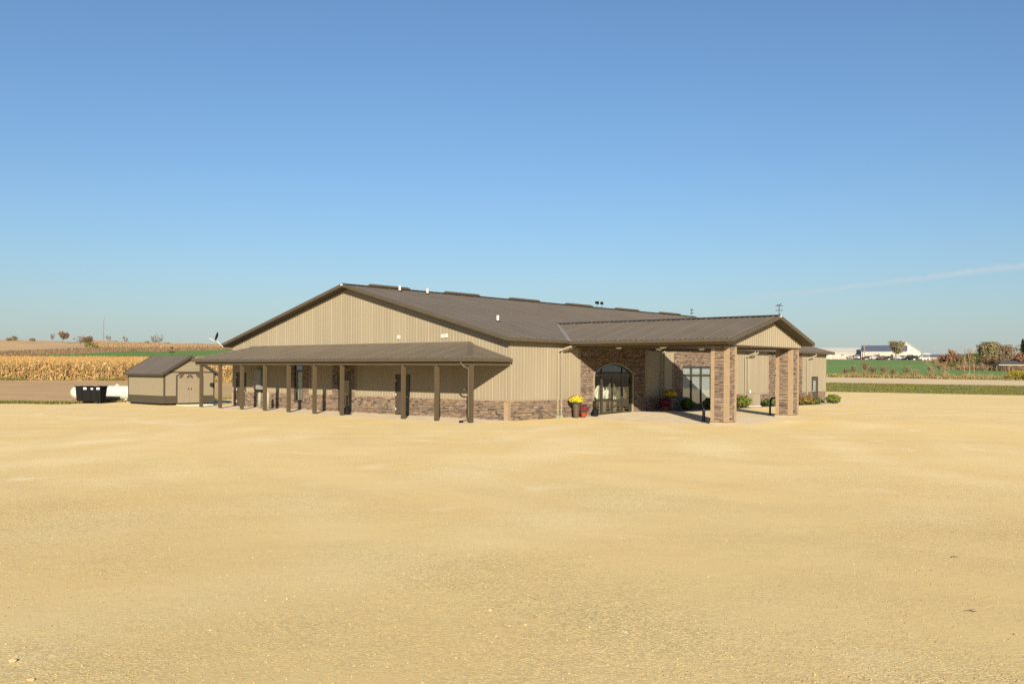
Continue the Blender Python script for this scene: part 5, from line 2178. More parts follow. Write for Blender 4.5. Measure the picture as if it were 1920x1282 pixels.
pts = []
for _ in range(14000):
    px = rg.uniform(-300, 450)
    p = L3(px).lerp(L3b(px), rg.random())
    pts.append((p.x, p.y, drop(p.x, p.y, p.z) - 0.05))
blades('dry_weeds', pts, 0.3, 1.0, 0.12, 'leaf_brown', 9, 'reddish-brown weeds between the wheat and the hill field')
pts = []
for cpx, sd_, cnt in ((1584, 8, 300), (1604, 9, 800), (1624, 8, 1100), (1642, 7, 400), (1662, 10, 700), (1690, 12, 600), (1716, 10, 500), (1748, 14, 900), (1776, 12, 900), (1812, 14, 700), (1850, 18, 500), (1890, 14, 600), (1940, 30, 900)):
    for _ in range(int(cnt * 0.4)):
        px = rg.normal(cpx, sd_ * 0.55)
        p = R2(px).lerp(R3(px), 0.55 + 0.9 * rg.random())
        pts.append((p.x, p.y, p.z - 0.03))
blades('dry_weeds', pts, 0.25, 1.1, 0.03, 'twig_tan', 7, 'patches of tall dry weeds along the far bank of the road')

# ------------------------------------------------------------------ trees and shrubs on the land


def branch_tree(H, spread, seed, levels=4, trunk_frac=0.28, upright=0.55, r0=None, multi=1):
    rr = random.Random(seed)
    tb = MB()
    tips = []
    r0 = r0 or H * 0.022

    def grow(p, d, L, r, lv):
        q = p + d * L
        mid = p.lerp(q, 0.5) + Vector((rr.uniform(-1, 1), rr.uniform(-1, 1), rr.uniform(-.3, .6))) * L * 0.07
        tb.tube([p, mid, q], [r, r * 0.82, r * 0.62], 5 if lv < 2 else 3, caps=False, tone=rr.random())
        if lv >= levels:
            tips.append(q)
            return
        if lv >= 2:
            tips.append(q)
        nb_ = rr.choice((2, 3, 3)) if lv > 0 else rr.choice((3, 4))
        for _ in range(nb_):
            a = rr.uniform(0, 2 * math.pi)
            el = rr.uniform(0.25, 0.95)
            e = Vector((math.cos(a) * el * spread, math.sin(a) * el * spread, upright))
            nd = (d * 0.75 + e).normalized()
            grow(q if rr.random() < 0.7 else mid, nd, L * rr.uniform(0.62, 0.86), r * 0.62, lv + 1)
    for k in range(multi):
        a = rr.uniform(0, 6.28)
        off = Vector((math.cos(a), math.sin(a), 0)) * (0.0 if multi == 1 else H * 0.05)
        d = Vector((math.cos(a) * (0.05 if multi == 1 else 0.35), math.sin(a) * (0.05 if multi == 1 else 0.35), 1)).normalized()
        grow(off, d, H * trunk_frac, r0, 0)
    zmax = max(v[2] for v in tb.v)
    k = H / zmax
    tb.v = [(x * k, y * k, z * k) for x, y, z in tb.v]
    return tb, [t_ * k for t_ in tips]


def tree(name, label, cat, p, H, spread, leaf=None, seed=1, nleaf=10, lsize=0.16, lrad=0.6, levels=4, twig='twig', group=None, multi=1, trunk_frac=0.28, upright=0.55, r0=None, flat=1.0):
    o = thing(name, label, cat, p, 0, group)
    tb, tips = branch_tree(H, spread, seed, levels, trunk_frac, upright, r0, multi)
    tb.v = [(x, y, z if z > 0.2 else z - 0.3) for x, y, z in tb.v]
    tb.build('trunk', twig, o)
    r = np.random.default_rng(seed)
    T = np.array([tuple(t_) for t_ in tips])
    if leaf:
        c = np.repeat(T, nleaf, 0)
        n = len(c)
        c = c + r.normal(0, lrad, (n, 3)) * np.array([1, 1, 0.8 * flat])
        c[:, 2] = np.clip(c[:, 2], 0.15, H * 1.02)
        nn = r.normal(0, 1, (n, 3))
        nn /= np.linalg.norm(nn, axis=1, keepdims=True)
        t_ = np.cross(nn, r.normal(0, 1, (n, 3)))
        t_ /= np.linalg.norm(t_, axis=1, keepdims=True)
        b = np.cross(nn, t_)
        s = lsize * r.uniform(0.5, 1.4, (n, 1))
        q = np.stack([c + t_ * s, c + b * s * .7, c - t_ * s, c - b * s * .7], 1)
        clump = np.repeat(r.random(len(T)), nleaf)
        np_mesh('crown', q, 4, (0.55 * clump + 0.45 * r.random(n)), leaf, o)
    else:
        # bare: fine twigs
        m_ = 9
        c = np.repeat(T, m_, 0)
        n = len(c)
        d = r.normal(0, 1, (n, 3)) + np.array([0, 0, 0.5])
        d /= np.linalg.norm(d, axis=1, keepdims=True)
        e = c + d * r.uniform(0.05, 0.16, (n, 1)) * H
        e[:, 2] = np.maximum(e[:, 2], 0.1)
        s = np.cross(d, r.normal(0, 1, (n, 3)))
        s /= np.linalg.norm(s, axis=1, keepdims=True)
        s *= H * 0.0028
        q = np.stack([c - s, c + s, e + s * .4, e - s * .4], 1)
        np_mesh('crown', q, 4, r.random(n), twig, o)
    return o


HG = 'small trees and bushes along the hill crest'


def hill(px, py):
    p = sees(px, py)
    return p if p else at(px, py, 520)


def hill_bush(label, px, py, r_, h, leaf, seed, n=420):
    leaf_ball('bush', label, hill(px, py), r_, h / 1.95, leaf, n, seed, 0.22, 'bush', HG)


def fan_tree(name, label, cat, p, H, W, leaf, seed, twig='twig_grey', group=None, stems=4, nl=0, lsize=0.2, lspread=0.35, droop=0.0, forks=4):
    """Several limbs rising from one short bole and spreading like a fan, with twigs all along them."""
    o = thing(name, label, cat, p, 0, group)
    rr = random.Random(seed)
    tb = MB()
    tips = []
    bole = H * 0.16
    r0 = H * 0.017
    tb.tube([(0, 0, -0.3), (0, 0, bole)], [r0 * 1.5, r0 * 1.2], 6, caps=False)

    def limb(p0, d, L, r_, lv):
        pts = [p0]
        dd = d.copy()
        for k in range(4):
            dd = (dd + Vector((rr.uniform(-.22, .22), rr.uniform(-.22, .22), 0.10 - droop))).normalized()
            pts.append(pts[-1] + dd * L / 4)
        tb.tube(pts, [r_ * (1 - 0.2 * k) for k in range(5)], 5 if lv == 0 else 3, caps=False, tone=rr.random())
        if lv >= 3:
            tips.extend(pts[2:])
            return
        for k in range(forks):
            i_ = rr.choice((1, 2, 2, 3, 3, 4))
            e = Vector((rr.uniform(-1, 1), rr.uniform(-1, 1), rr.uniform(-0.1, 0.8)))
            limb(pts[i_], (dd * 0.7 + e * 0.75).normalized(), L * rr.uniform(0.42, 0.68), r_ * 0.5, lv + 1)
        tips.append(pts[4])
    for k in range(stems):
        a = 2 * math.pi * (k + rr.uniform(-.3, .3)) / stems
        out = rr.uniform(0.35, 1.0) * W
        limb(Vector((0, 0, bole * rr.uniform(0.5, 1))), Vector((math.cos(a) * out, math.sin(a) * out, 1)).normalized(), H * 0.62, r0, 0)
    zmax = max(v[2] for v in tb.v)
    k_ = H / zmax
    tb.v = [(x * k_, y * k_, max(-0.3, z * k_)) for x, y, z in tb.v]
    tb.build('trunk', twig, o)
    T = np.array([tuple(t_ * k_) for t_ in tips])
    r = np.random.default_rng(seed)
    m_ = nl if leaf else 3
    c = np.repeat(T, m_, 0)
    n = len(c)
    if leaf:
        c = c + r.normal(0, lspread, (n, 3))
        c[:, 2] = np.maximum(c[:, 2], 0.1)
        nn = r.normal(0, 1, (n, 3))
        nn /= np.linalg.norm(nn, axis=1, keepdims=True)
        t_ = np.cross(nn, r.normal(0, 1, (n, 3)))
        t_ /= np.linalg.norm(t_, axis=1, keepdims=True)
        b = np.cross(nn, t_)
        s_ = lsize * r.uniform(0.5, 1.3, (n, 1))
        q = np.stack([c + t_ * s_, c + b * s_ * .7, c - t_ * s_, c - b * s_ * .7], 1)
        clump = np.repeat(r.random(len(T)), m_)
        np_mesh('crown', q, 4, 0.5 * clump + 0.5 * r.random(n), leaf, o)
    else:
        d = r.normal(0, 1, (n, 3)) + np.array([0, 0, 0.4])
        d /= np.linalg.norm(d, axis=1, keepdims=True)
        e = c + d * r.uniform(0.04, 0.11, (n, 1)) * H
        e[:, 2] = np.maximum(e[:, 2], 0.05)
        s_ = np.cross(d, r.normal(0, 1, (n, 3)))
        s_ /= np.linalg.norm(s_, axis=1, keepdims=True)
        s_ *= H * 0.0022
        q = np.stack([c - s_, c + s_, e + s_ * .3, e - s_ * .3], 1)
        np_mesh('crown', q, 4, r.random(n), twig, o)
    return o


hill_bush('low dull bush on the hill crest, leftmost of the bushes', 16, 638.6, 1.5, 1.7, 'leaf_olive', 31)
hill_bush('rounded bush on the crest just right of the leftmost one', 26, 638.6, 1.6, 2.6, 'leaf_olive', 32)
hill_bush('small bush alone on the crest between the left bushes and grey trees', 60, 639.4, 1.5, 1.6, 'leaf_olive', 33)
fan_tree('bare_tree', 'wispy grey bare tree on the crest left of the brown-leaved tree', 'tree', hill(97, 640.5), 4.6, 0.7, None, 34, group=HG)
fan_tree('leafy_tree', 'brown-leaved tree standing tallest on the left hill crest', 'tree', hill(116.5, 643.5), 6.0, 0.55, 'leaf_brown', 35, 'twig', HG, 4, 5, 0.22, 0.35)
fan_tree('bare_tree', 'thin pale tree right of the brown-leaved tree', 'tree', hill(137, 641.5), 3.0, 0.6, None, 36, 'twig_tan', HG, 3)
fan_tree('thicket', 'grey twiggy thicket on the hill, broad and leafless', 'thicket', hill(151, 648), 3.9, 1.5, None, 37, 'twig_grey', HG, 7)
fan_tree('thicket', 'second grey-brown thicket joining the yellow-green bush', 'thicket', hill(165, 649), 4.6, 1.4, 'leaf_brown', 38, 'twig_grey', HG, 7, 2, 0.18, 0.3)
hill_bush('yellow-green bush at the right foot of the grey thicket', 167, 652, 1.8, 2.5, 'leaf_lime', 39)
hill_bush('small yellow-green bush trailing right of the thicket', 178, 652.5, 1.3, 1.3, 'leaf_lime', 40, 260)
fan_tree('bare_tree', 'faint bare tree just right of the radio mast', 'tree', hill(203, 643.2), 4.6, 0.9, None, 41, 'twig_grey', HG, 4)
hill_bush('low bush on the crest right of the faint bare tree', 216, 644, 1.3, 1.6, 'leaf_olive', 42, 260)
fan_tree('bare_tree', 'bare grey tree on the crest midway between mast and spreading tree', 'tree', hill(235, 645), 4.4, 1.0, None, 43, 'twig_grey', HG, 4)
hill_bush('round dull bush just left of the spreading bare tree', 275, 647, 1.5, 2.2, 'leaf_olive', 44)
fan_tree('bare_tree', 'wide spreading bare tree above the shed roof', 'tree', hill(293, 653), 9.0, 1.7, None, 45, 'twig_grey', HG, 9, forks=3)
hill_bush('brown bush on the crest right of the spreading bare tree', 313, 647.6, 2.2, 1.7, 'leaf_brown', 46)
hill_bush('low brown bush on the crest left of the satellite dish', 375, 648.6, 2.6, 1.3, 'leaf_brown', 47)
# leaning dead tree with a dark bent top
o = thing('dead_tree', 'dark bent dead tree leaning above the grey thicket', 'tree', hill(152, 646), 0, HG)
a = MB()
a.tube([(1.4, 0, -0.3), (1.2, 0, 1.6), (0.5, 0, 3.0), (-0.7, 0, 3.7), (-1.8, 0, 3.5)], [0.2, 0.2, 0.24, 0.32, 0.1], 7)
a.build('trunk', 'bark', o)
a = MB()
for k in range(9):
    a.tube([(0.2 - k * .2, 0, 3.2 + .05 * k), (-0.2 - k * .2, 0.3 * (-1) ** k, 3.7), (-0.7 - k * .2, 0.5 * (-1) ** k, 3.5)], [0.12, 0.08, 0.03], 4)
a.build('branches', 'bark', o)
# radio mast
p = hill(194, 642.3)
o = thing('radio_mast', 'slender radio mast rising from the left hill crest', 'mast', p)
mh = (642.3 - 592) * p.y / FPX
a = MB()
for k in range(3):
    t0 = 2 * math.pi * k / 3
    a.tube([(0.22 * math.cos(t0), 0.22 * math.sin(t0), -0.3), (0.16 * math.cos(t0), 0.16 * math.sin(t0), mh)], 0.05, 4)
nzg = 26
for k in range(nzg):
    z0, z1 = mh * k / nzg, mh * (k + 1) / nzg
    for j in range(3):
        t0, t1 = 2 * math.pi * j / 3, 2 * math.pi * (j + 1) / 3
        a.tube([(0.2 * math.cos(t0), 0.2 * math.sin(t0), z0), (0.2 * math.cos(t1), 0.2 * math.sin(t1), z1)], 0.03, 3, caps=False)
a.build('lattice', 'steel_grey', o)
for z, x in ((mh * 0.97, -0.3), (mh * 0.70, 0.4), (mh * 0.86, 0.25)):
    b = MB()
    b.box(x - 0.25, x + 0.25, -0.2, 0.2, z - 0.5, z + 0.5)
    b.build('antenna', 'steel_grey', o)

# right-hand shrubs by the road
RG = 'twiggy shrubs along the far side of the road'
for i, (px, py, h, sp_, lf, lab) in enumerate((
        (1584, 704.5, 2.0, 1.1, 'leaf_brown', 'low brown roadside shrub nearest the hall'),
        (1601, 705, 2.6, 1.1, 'leaf_olive', 'thin olive roadside shrub beside the tallest brown one'),
        (1622, 705.3, 3.6, 1.0, 'leaf_brown', 'tallest brown shrub of the left roadside clump'),
        (1636, 705.8, 2.2, 1.2, 'leaf_brown', 'low brown roadside shrub ending the left clump'),
        (1657, 706.2, 2.6, 1.1, 'leaf_brown', 'brown roadside shrub starting the middle clump'),
        (1674, 706.5, 1.9, 1.4, 'leaf_olive', 'low olive roadside shrub in the middle clump'),
        (1700, 707.2, 2.8, 1.2, 'leaf_olive', 'thin yellowish roadside shrub before the big tree trunk'),
        (1717, 707.5, 2.2, 1.4, None, 'bare low roadside shrub right of the yellowish one'),
        (1745, 708.2, 3.6, 1.2, None, 'bare wide roadside shrub left of the pale saplings'),
        (1768, 708.6, 4.0, 1.1, None, 'bare fan-shaped roadside shrub nearest the orange tree'))):
    fan_tree('roadside_shrub', lab, 'shrub', sees(px, py), h * 0.82, sp_ * 0.75, lf, 60 + i, 'twig_tan', RG, 7, 1, 0.075, 0.16, forks=3)
for i, (px, h, lab) in enumerate(((1809, 7.2, 'pale slim sapling, leftmost of three by the road'), (1818, 8.6, 'pale slim sapling, tallest of three by the road'), (1826, 6.6, 'pale slim sapling, rightmost of three by the road'))):
    tree('sapling', lab, 'tree', sees(px, 709.3), h * 0.6, 0.45, 'leaf_olive', 80 + i, 2, 0.08, 0.25, 4, twig='twig_tan', group='pale saplings by the road', trunk_frac=0.36, upright=0.9, r0=0.07)
tree('bush', 'yellow-green bush at the roadside on the far right', 'bush', sees(1904, 712.2), 1.5, 2.0, 'leaf_yellow', 84, 14, 0.08, 0.2, 3, multi=5, trunk_frac=0.25, r0=0.03)
tree('bush', 'green bush at the roadside beyond the right edge of the yellow one', 'bush', sees(1922, 712.6), 1.2, 2.0, 'leaf_lime', 85, 12, 0.08, 0.2, 3, multi=5, trunk_frac=0.25, r0=0.03)
TG = 'trees beyond the green field on the right'


def landr(px, Y):
    x = ray(px, 700).x * Y
    return Vector((x, Y, drop(x, Y, 3.0)))


tree('leafy_tree', 'broad grey-brown leafy tree standing before the blue-grey roofed warehouse', 'tree', sees(1679, 674.6) or landr(1679, 360), 7.0, 1.25, 'leaf_olive', 90, 15, 0.26, 0.5, 4, group=TG, trunk_frac=0.30)
tree('leafy_tree', 'orange autumn tree above the field edge', 'tree', landr(1783, 255), 3.70, 1.0, 'leaf_orange', 91, 22, 0.20, 0.5, 4, group=TG, trunk_frac=0.26)
tree('leafy_tree', 'small yellow-green tree below the orange one', 'tree', landr(1786, 236), 1.92, 1.0, 'leaf_lime', 92, 14, 0.18, 0.4, 3, group=TG, trunk_frac=0.22)
tree('bare_tree', 'twiggy brown tree left of the orange tree', 'tree', landr(1765, 258), 3.55, 1.0, None, 93, twig='twig_tan', levels=5, group=TG, multi=3)
tree('leafy_tree', 'dark green rounded tree right of the pale saplings', 'tree', landr(1824, 250), 3.70, 1.0, 'leaf_green', 94, 24, 0.22, 0.6, 4, group=TG, trunk_frac=0.22)
tree('leafy_tree', 'olive tree at the left end of the tall grove', 'tree', landr(1842, 268), 6.36, 0.9, 'leaf_olive', 95, 16, 0.24, 0.8, 4, group=TG, trunk_frac=0.26)
tree('leafy_tree', 'second olive tree of the tall grove, broad and thinning', 'tree', landr(1858, 272), 7.10, 1.0, 'leaf_olive', 96, 12, 0.24, 0.8, 4, group=TG, trunk_frac=0.26, multi=2)
tree('bare_tree', 'tall bare brown tree in the middle of the grove', 'tree', landr(1874, 276), 7.10, 1.1, None, 97, twig='twig', levels=5, group=TG, multi=3)
tree('leafy_tree', 'brownish half-bare tree at the right end of the grove', 'tree', landr(1892, 276), 6.51, 1.1, 'leaf_brown', 98, 7, 0.22, 0.8, 4, group=TG, multi=2, twig='twig')
tree('leafy_tree', 'reddish-brown leafy tree at the right edge, before the spruce', 'tree', landr(1922, 262), 4.14, 1.1, 'leaf_orange', 99, 16, 0.22, 0.6, 4, group=TG, multi=2)
tree('bare_tree', 'reddish twiggy tree in front of the grove, left of the shelter', 'tree', landr(1855, 245), 3.40, 1.2, 'leaf_brown', 100, 6, 0.18, 0.6, 4, group=TG, multi=4, twig='twig_tan')
tree('bare_tree', 'low reddish twiggy tree just left of the dark shelter', 'tree', landr(1876, 242), 2.81, 1.2, 'leaf_brown', 101, 6, 0.18, 0.6, 4, group=TG, multi=4, twig='twig_tan')
tree('bare_tree', 'thin bare tree behind the orange tree, beside the white dome', 'tree', landr(1785, 330), 5.18, 0.9, None, 102, twig='twig_tan', levels=5, group=TG)
for i, (px, Y, h, lf, lab) in enumerate(((1800, 268, 3.6, 'leaf_brown', 'brown thicket between the orange tree and the pale saplings'), (1835, 280, 4.2, 'leaf_brown', 'brown thicket at the foot of the olive trees'),
                                 (1850, 262, 3.2, None, 'bare reddish thicket in the middle of the grove foot'), (1868, 285, 4.4, 'leaf_brown', 'brown thicket under the tall bare tree'),
                                 (1886, 288, 4.0, None, 'bare thicket behind the dark shelter'), (1905, 280, 4.2, 'leaf_brown', 'brown thicket between the shelter and the spruce'))):
    fan_tree('thicket', lab, 'thicket', landr(px, Y), h, 1.7, lf, 120 + i, 'twig_tan', TG, 9, 2, 0.16, 0.3)
pts = []
for _ in range(9000):
    px = rg.uniform(1745, 2100)
    p = R4(px).lerp(R6(px), rg.random() ** 1.5 * 0.5)
    pts.append((p.x, p.y, drop(p.x, p.y, p.z) - 0.05))
blades('dry_weeds', pts, 0.5, 1.6, 0.10, 'leaf_brown', 8, 'brown brush along the foot of the right grove')
# spruce
p = landr(1917, 285)
o = thing('spruce_tree', 'dark conical spruce at the right edge behind the grove', 'tree', p)
a = MB()
Hs = 9.0
a.tube([(0, 0, -0.3), (0, 0, Hs * .97)], [0.22, 0.03], 6)
a.build('trunk', 'bark', o)
r = np.random.default_rng(3)
n = 5200
f = r.random(n) ** 0.75
z = 0.6 + f * (Hs - 0.6)
rad = (1 - f) * 2.5 * (0.72 + 0.28 * np.sin(z * 5.5)) * r.uniform(0.25, 1, n) ** 0.5 + 0.05
az = r.uniform(0, 2 * np.pi, n)
c = np.stack([rad * np.cos(az), rad * np.sin(az), z - rad * 0.22], 1)
d = np.stack([np.cos(az), np.sin(az), -0.25 * np.ones(n)], 1)
s = np.cross(d, r.normal(0, 1, (n, 3)))
s /= np.linalg.norm(s, axis=1, keepdims=True)
q = np.stack([c - d * .22, c + s * .10, c + d * .22, c - s * .10], 1)
np_mesh('crown', q, 4, r.random(n), 'leaf_dark', o)

# open shelter with a dark hip roof
p = landr(1891, 228)
o = thing('shelter', 'low open shelter with dark hipped roof at the far right field edge', 'shelter', p, RAD(-6))
a = MB()
w2, d2_, e, rdg = 3.3, 2.4, 1.55, 2.55
for q in ([(-w2, -d2_, e), (w2, -d2_, e), (w2 - 1.6, 0, rdg), (-w2 + 1.6, 0, rdg)], [(w2, d2_, e), (-w2, d2_, e), (-w2 + 1.6, 0, rdg), (w2 - 1.6, 0, rdg)],
          [(-w2, d2_, e), (-w2, -d2_, e), (-w2 + 1.6, 0, rdg)], [(w2, -d2_, e), (w2, d2_, e), (w2 - 1.6, 0, rdg)]):
    a.face(q)
a.build('roof', 'dark_shingle', o)
a = MB()
a.box(-w2, w2, -d2_, d2_, e - 0.16, e - 0.004)
a.build('fascia', 'warehouse_white', o)
for x in (-2.5, 0.3, 2.5):
    for y in (-1.8, 1.8):
        a = MB()
        a.box(x - 0.1, x + 0.1, y - 0.1, y + 0.1, -0.4, e - 0.16)
        a.build('post', 'dark_shingle', o)
a = MB()
a.box(0.1, 1.1, 0.2, 0.9, -0.3, 0.75)
a.box(-1.6, -0.6, 0.1, 0.4, -0.3, 0.55)
a.build('table', 'pot_red', o)


# ------------------------------------------------------------------ far yard: warehouses, cars, poles
def gz(px, Y):
    return landr(px, Y).z


def ware(name, label, px0, px1, Y0, depth, eave, ridge, walls, roofm, rot=0.0, gable=False, zoff=-0.2):
    """Seen from px0 to px1 at distance Y0; ridge runs along the front (gable False) or away from it (gable True)."""
    x0, x1 = ray(px0, 700).x * Y0, ray(px1, 700).x * Y0
    zb = min(gz(px0, Y0), gz(px1, Y0)) + zoff
    o = thing(name, label, 'warehouse', ((x0 + x1) / 2, Y0, zb), rot)
    w = (x1 - x0) / 2 / max(0.8, math.cos(rot))
    m1 = MB()
    if gable:
        m1.prism([(-w, 0), (w, 0), (w, eave), (0, ridge), (-w, eave)], 'y', 0, depth)
    else:
        m1.prism([(0, 0), (depth, 0), (depth, eave), (depth / 2, ridge), (0, eave)], 'x', -w, w)
    m1.build('wall', walls, o)
    m1 = MB()
    if gable:
        for sgn in (-1, 1):
            m1.prism([(sgn * (w + 0.3), eave - 0.05), (0, ridge + 0.15), (0, ridge + 0.02), (sgn * (w + 0.3), eave - 0.2)], 'y', -0.4, depth + 0.4)
    else:
        m1.prism([(-0.4, eave - 0.05), (depth / 2, ridge + 0.15), (depth / 2, ridge + 0.02), (-0.4, eave - 0.2)], 'x', -w - 0.3, w + 0.3)
        m1.prism([(depth + 0.4, eave - 0.05), (depth / 2, ridge + 0.15), (depth / 2, ridge + 0.02), (depth + 0.4, eave - 0.2)], 'x', -w - 0.3, w + 0.3)
    m1.build('roof', roofm, o)
    return o, w


Yw = 385
K = Yw / FPX
o, w = ware('warehouse', 'long white warehouse with four grey roll-up doors beyond the green field', 1530, 1627, Yw, 22, 2.9, 5.2, 'warehouse_white', 'warehouse_roof', rot=-0.34)
xc = (1530 + 1627) / 2
for px in (1552, 1566, 1579, 1591):
    a = MB()
    x = (px - xc) * K
    a.box(x - 1.05, x + 1.05, -0.10, -0.01, 0.0, 2.35)
    d_ = a.build('roll_up_door', 'overhead_door', o)
    a = MB()
    for k in range(5):
        a.box(x - 1.0, x + 1.0, -0.13, -0.10, 0.1 + k * 0.45, 0.5 + k * 0.45)
    a.build('door_panel', 'overhead_door', d_)
    if px in (1552, 1579):
        a = MB()
        a.beam((x - 0.3, -0.6, 2.1), (x + 0.5, -0.6, 2.3), 0.5, 0.12)
        a.build('lamp', 'black_plastic', o)
for x, h in ((6.0, 2.1), (7.2, 2.5)):
    a = MB()
    a.box(x - 0.4, x + 0.4, -0.12, -0.01, 0.2, h)
    a.build('door', 'room_dark', o)
o, w = ware('warehouse', 'grey-white warehouse with blue-grey roof partly behind the leafy tree', 1620, 1693, Yw - 12, 18, 3.7, 6.0, 'warehouse_white', 'roof_bluegrey', rot=-0.40)
a = MB()
a.box(-6.0, -1.6, -0.10, -0.01, 0.0, 2.9)
a.build('roll_up_door', 'overhead_door', o)
a = MB()
a.box(2.6, 3.6, -0.10, -0.01, 0.0, 2.2)
a.build('door', 'room_dark', o)
o, w = ware('warehouse', 'bright white gable-ended warehouse right of the leafy tree', 1676, 1722, Yw - 6, 30, 3.4, 7.4, 'warehouse_bright', 'warehouse_roof', rot=-0.36, gable=True)
for x in (-2.6, 0.4):
    a = MB()
    a.box(x, x + 2.2, -0.10, -0.01, 0.0, 2.4)
    a.build('roll_up_door', 'room_dark', o)
o, w = ware('outbuilding', 'low cream outbuilding with thin grey roof right of the warehouses', 1729, 1764, Yw - 14, 12, 2.0, 2.8, 'warehouse_bright', 'roof_bluegrey', rot=-0.40)
for x in (-1.2, 1.6):
    a = MB()
    a.box(x - 0.45, x + 0.45, -0.10, -0.01, 0.0, 1.8)
    a.build('door', 'overhead_door', o)
# white dome tank
p = landr(1764, 372)
o = thing('storage_tank', 'squat white domed storage tank beyond the low outbuilding', 'storage tank', (p.x, p.y + 14, p.z - 0.3))
a = MB()
a.lathe([(2.7, 0), (2.7, 2.6), (2.5, 3.1), (1.8, 3.6), (0.9, 3.85), (0.1, 3.9)], 24)
a.build('shell', 'warehouse_bright', o, smooth=True)
a = MB()
for k in range(2):
    a.tube([(-0.25 + 0.5 * k, -2.75, 0), (-0.25 + 0.5 * k, -2.75, 2.9)], 0.05, 5)
a.build('ladder', 'steel_grey', o)
p = landr(1776, 372)
o = thing('brick_outbuilding', 'small dark flat-roofed outbuilding behind the orange tree', 'outbuilding', p)
a = MB()
a.box(-1.5, 1.5, 0, 3, -0.3, 2.6)
a.build('wall', 'scrub_ground', o)
a = MB()
a.box(-1.7, 1.7, -0.2, 3.2, 2.6, 2.8)
a.build('roof', 'dark_shingle', o)


# cars
def car(kind, paint):
    o = thing('parked_car', '', 'car', (0, 0, 0))
    L = {'sedan': 4.5, 'pickup': 5.4, 'van': 4.9}[kind]
    if kind == 'sedan':
        pr = [(0, 0.35), (0, 0.75), (0.15, 0.88), (1.15, 0.98), (1.75, 1.40), (3.05, 1.42), (3.8, 1.02), (4.45, 0.92), (4.5, 0.4)]
        gl = [(1.35, 1.0), (1.82, 1.34), (3.0, 1.36), (3.6, 1.03)]
    elif kind == 'pickup':
        pr = [(0, 0.45), (0, 0.95), (0.2, 1.08), (1.4, 1.15), (1.9, 1.75), (3.2, 1.78), (3.45, 1.12), (5.3, 1.12), (5.4, 0.5)]
        gl = [(1.62, 1.18), (2.02, 1.68), (3.1, 1.70), (3.22, 1.18)]
    else:
        pr = [(0, 0.35), (0, 0.9), (0.2, 1.0), (0.9, 1.12), (1.5, 1.75), (4.6, 1.78), (4.85, 1.2), (4.9, 0.4)]
        gl = [(1.15, 1.14), (1.62, 1.66), (4.4, 1.68), (4.6, 1.18)]
    pr = [(x - L / 2, z) for x, z in pr]
    gl = [(x - L / 2, z) for x, z in gl]
    b = MB()
    b.prism(pr, 'y', -0.85, 0.85)
    b.build('body', paint, o)
    b = MB()
    b.prism(gl, 'y', -0.865, -0.852)
    b.prism(gl, 'y', 0.852, 0.865)
    b.build('window', 'car_glass', o)
    for x in (-L / 2 + 0.85, L / 2 - 0.9):
        for y in (-0.80, 0.80):
            b = MB()
            b.tube([(x, y - 0.11, 0.33), (x, y + 0.11, 0.33)], 0.33, 14)
            b.build('wheel', 'tyre', o)
    return o


CG = 'vehicles parked in the far yard'
protos = {}
for px, kind, paint, Y, rz, lab in (
        (1605, 'van', 'car_white', 378, 0.2, 'white van parked before the long white warehouse'),
        (1597, 'sedan', 'car_silver', 377, 0.1, 'silver car parked left of the white van'),
        (1625, 'sedan', 'car_black', 366, 0.0, 'black low car at the left corner of the blue-grey roofed warehouse'),
        (1638, 'sedan', 'car_white', 366, 0.1, 'white car parked before the big grey door'),
        (1655, 'sedan', 'car_red', 364, 0.0, 'reddish car parked left of the leafy tree'),
        (1665, 'sedan', 'car_silver', 364, 0.0, 'silver car parked next to the leafy tree trunk'),
        (1686, 'van', 'car_white', 369, 0.5, 'white van parked under the right of the leafy tree'),
        (1696, 'pickup', 'car_silver', 370, 0.9, 'silver pickup before the bright gable warehouse'),
        (1705, 'sedan', 'car_black', 368, 0.9, 'dark car between silver pickup and black pickup'),
        (1715.5, 'pickup', 'car_black', 362, 0.15, 'black pickup parked at the yard edge'),
        (1730.5, 'van', 'car_white', 362, 0.3, 'bright white van parked right of the black pickup')):
    key = (kind, paint)
    p = landr(px, Y)
    p.z += 0.05
    if key not in protos:
        protos[key] = car(kind, paint)
        c_ = protos[key]
        c_.location, c_.rotation_euler = p, (0, 0, rz)
        c_['label'], c_['group'] = lab, CG
    else:
        dup(protos[key], p, rz, lab, CG)


# utility poles
def pole(px, ytop, Y, arms, label, ybase=None):
    p = landr(px, Y)
    h = EYE + (YH + ROLL * (px - 960) - ytop) * Y / FPX - p.z
    o = thing('utility_pole', label, 'utility pole', p, 0.2, 'wooden utility poles on the right')
    a = MB()
    a.tube([(0, 0, -0.3), (0, 0, h)], [0.17, 0.11], 7)
    a.build('pole', 'pole_wood', o)
    for k in range(arms):
        a = MB()
        z = h - 0.35 - k * 0.9
        a.box(-1.2, 1.2, -0.08, 0.08, z - 0.09, z + 0.09)
        for x in (-1.1, -0.5, 0.5, 1.1):
            a.lathe([(0.06, 0.09), (0.06, 0.25)], 6, (x, 0, z))
        a.build('crossarm', 'pole_wood', o)


pole(1616.5, 648, 368, 1, 'thinner left pole of the close pair before the warehouse')
pole(1620.5, 643.5, 366, 1, 'taller right pole of the close pair before the warehouse')
pole(1808.5, 649.5, 300, 1, 'utility pole above the pale saplings')
pole(1826.5, 654.5, 310, 2, 'utility pole with two crossarms right of the saplings')
pole(1846, 642.5, 320, 1, 'utility pole at the left end of the tall grove')
pole(1750, 652, 400, 1, 'faint utility pole behind the low cream outbuilding')

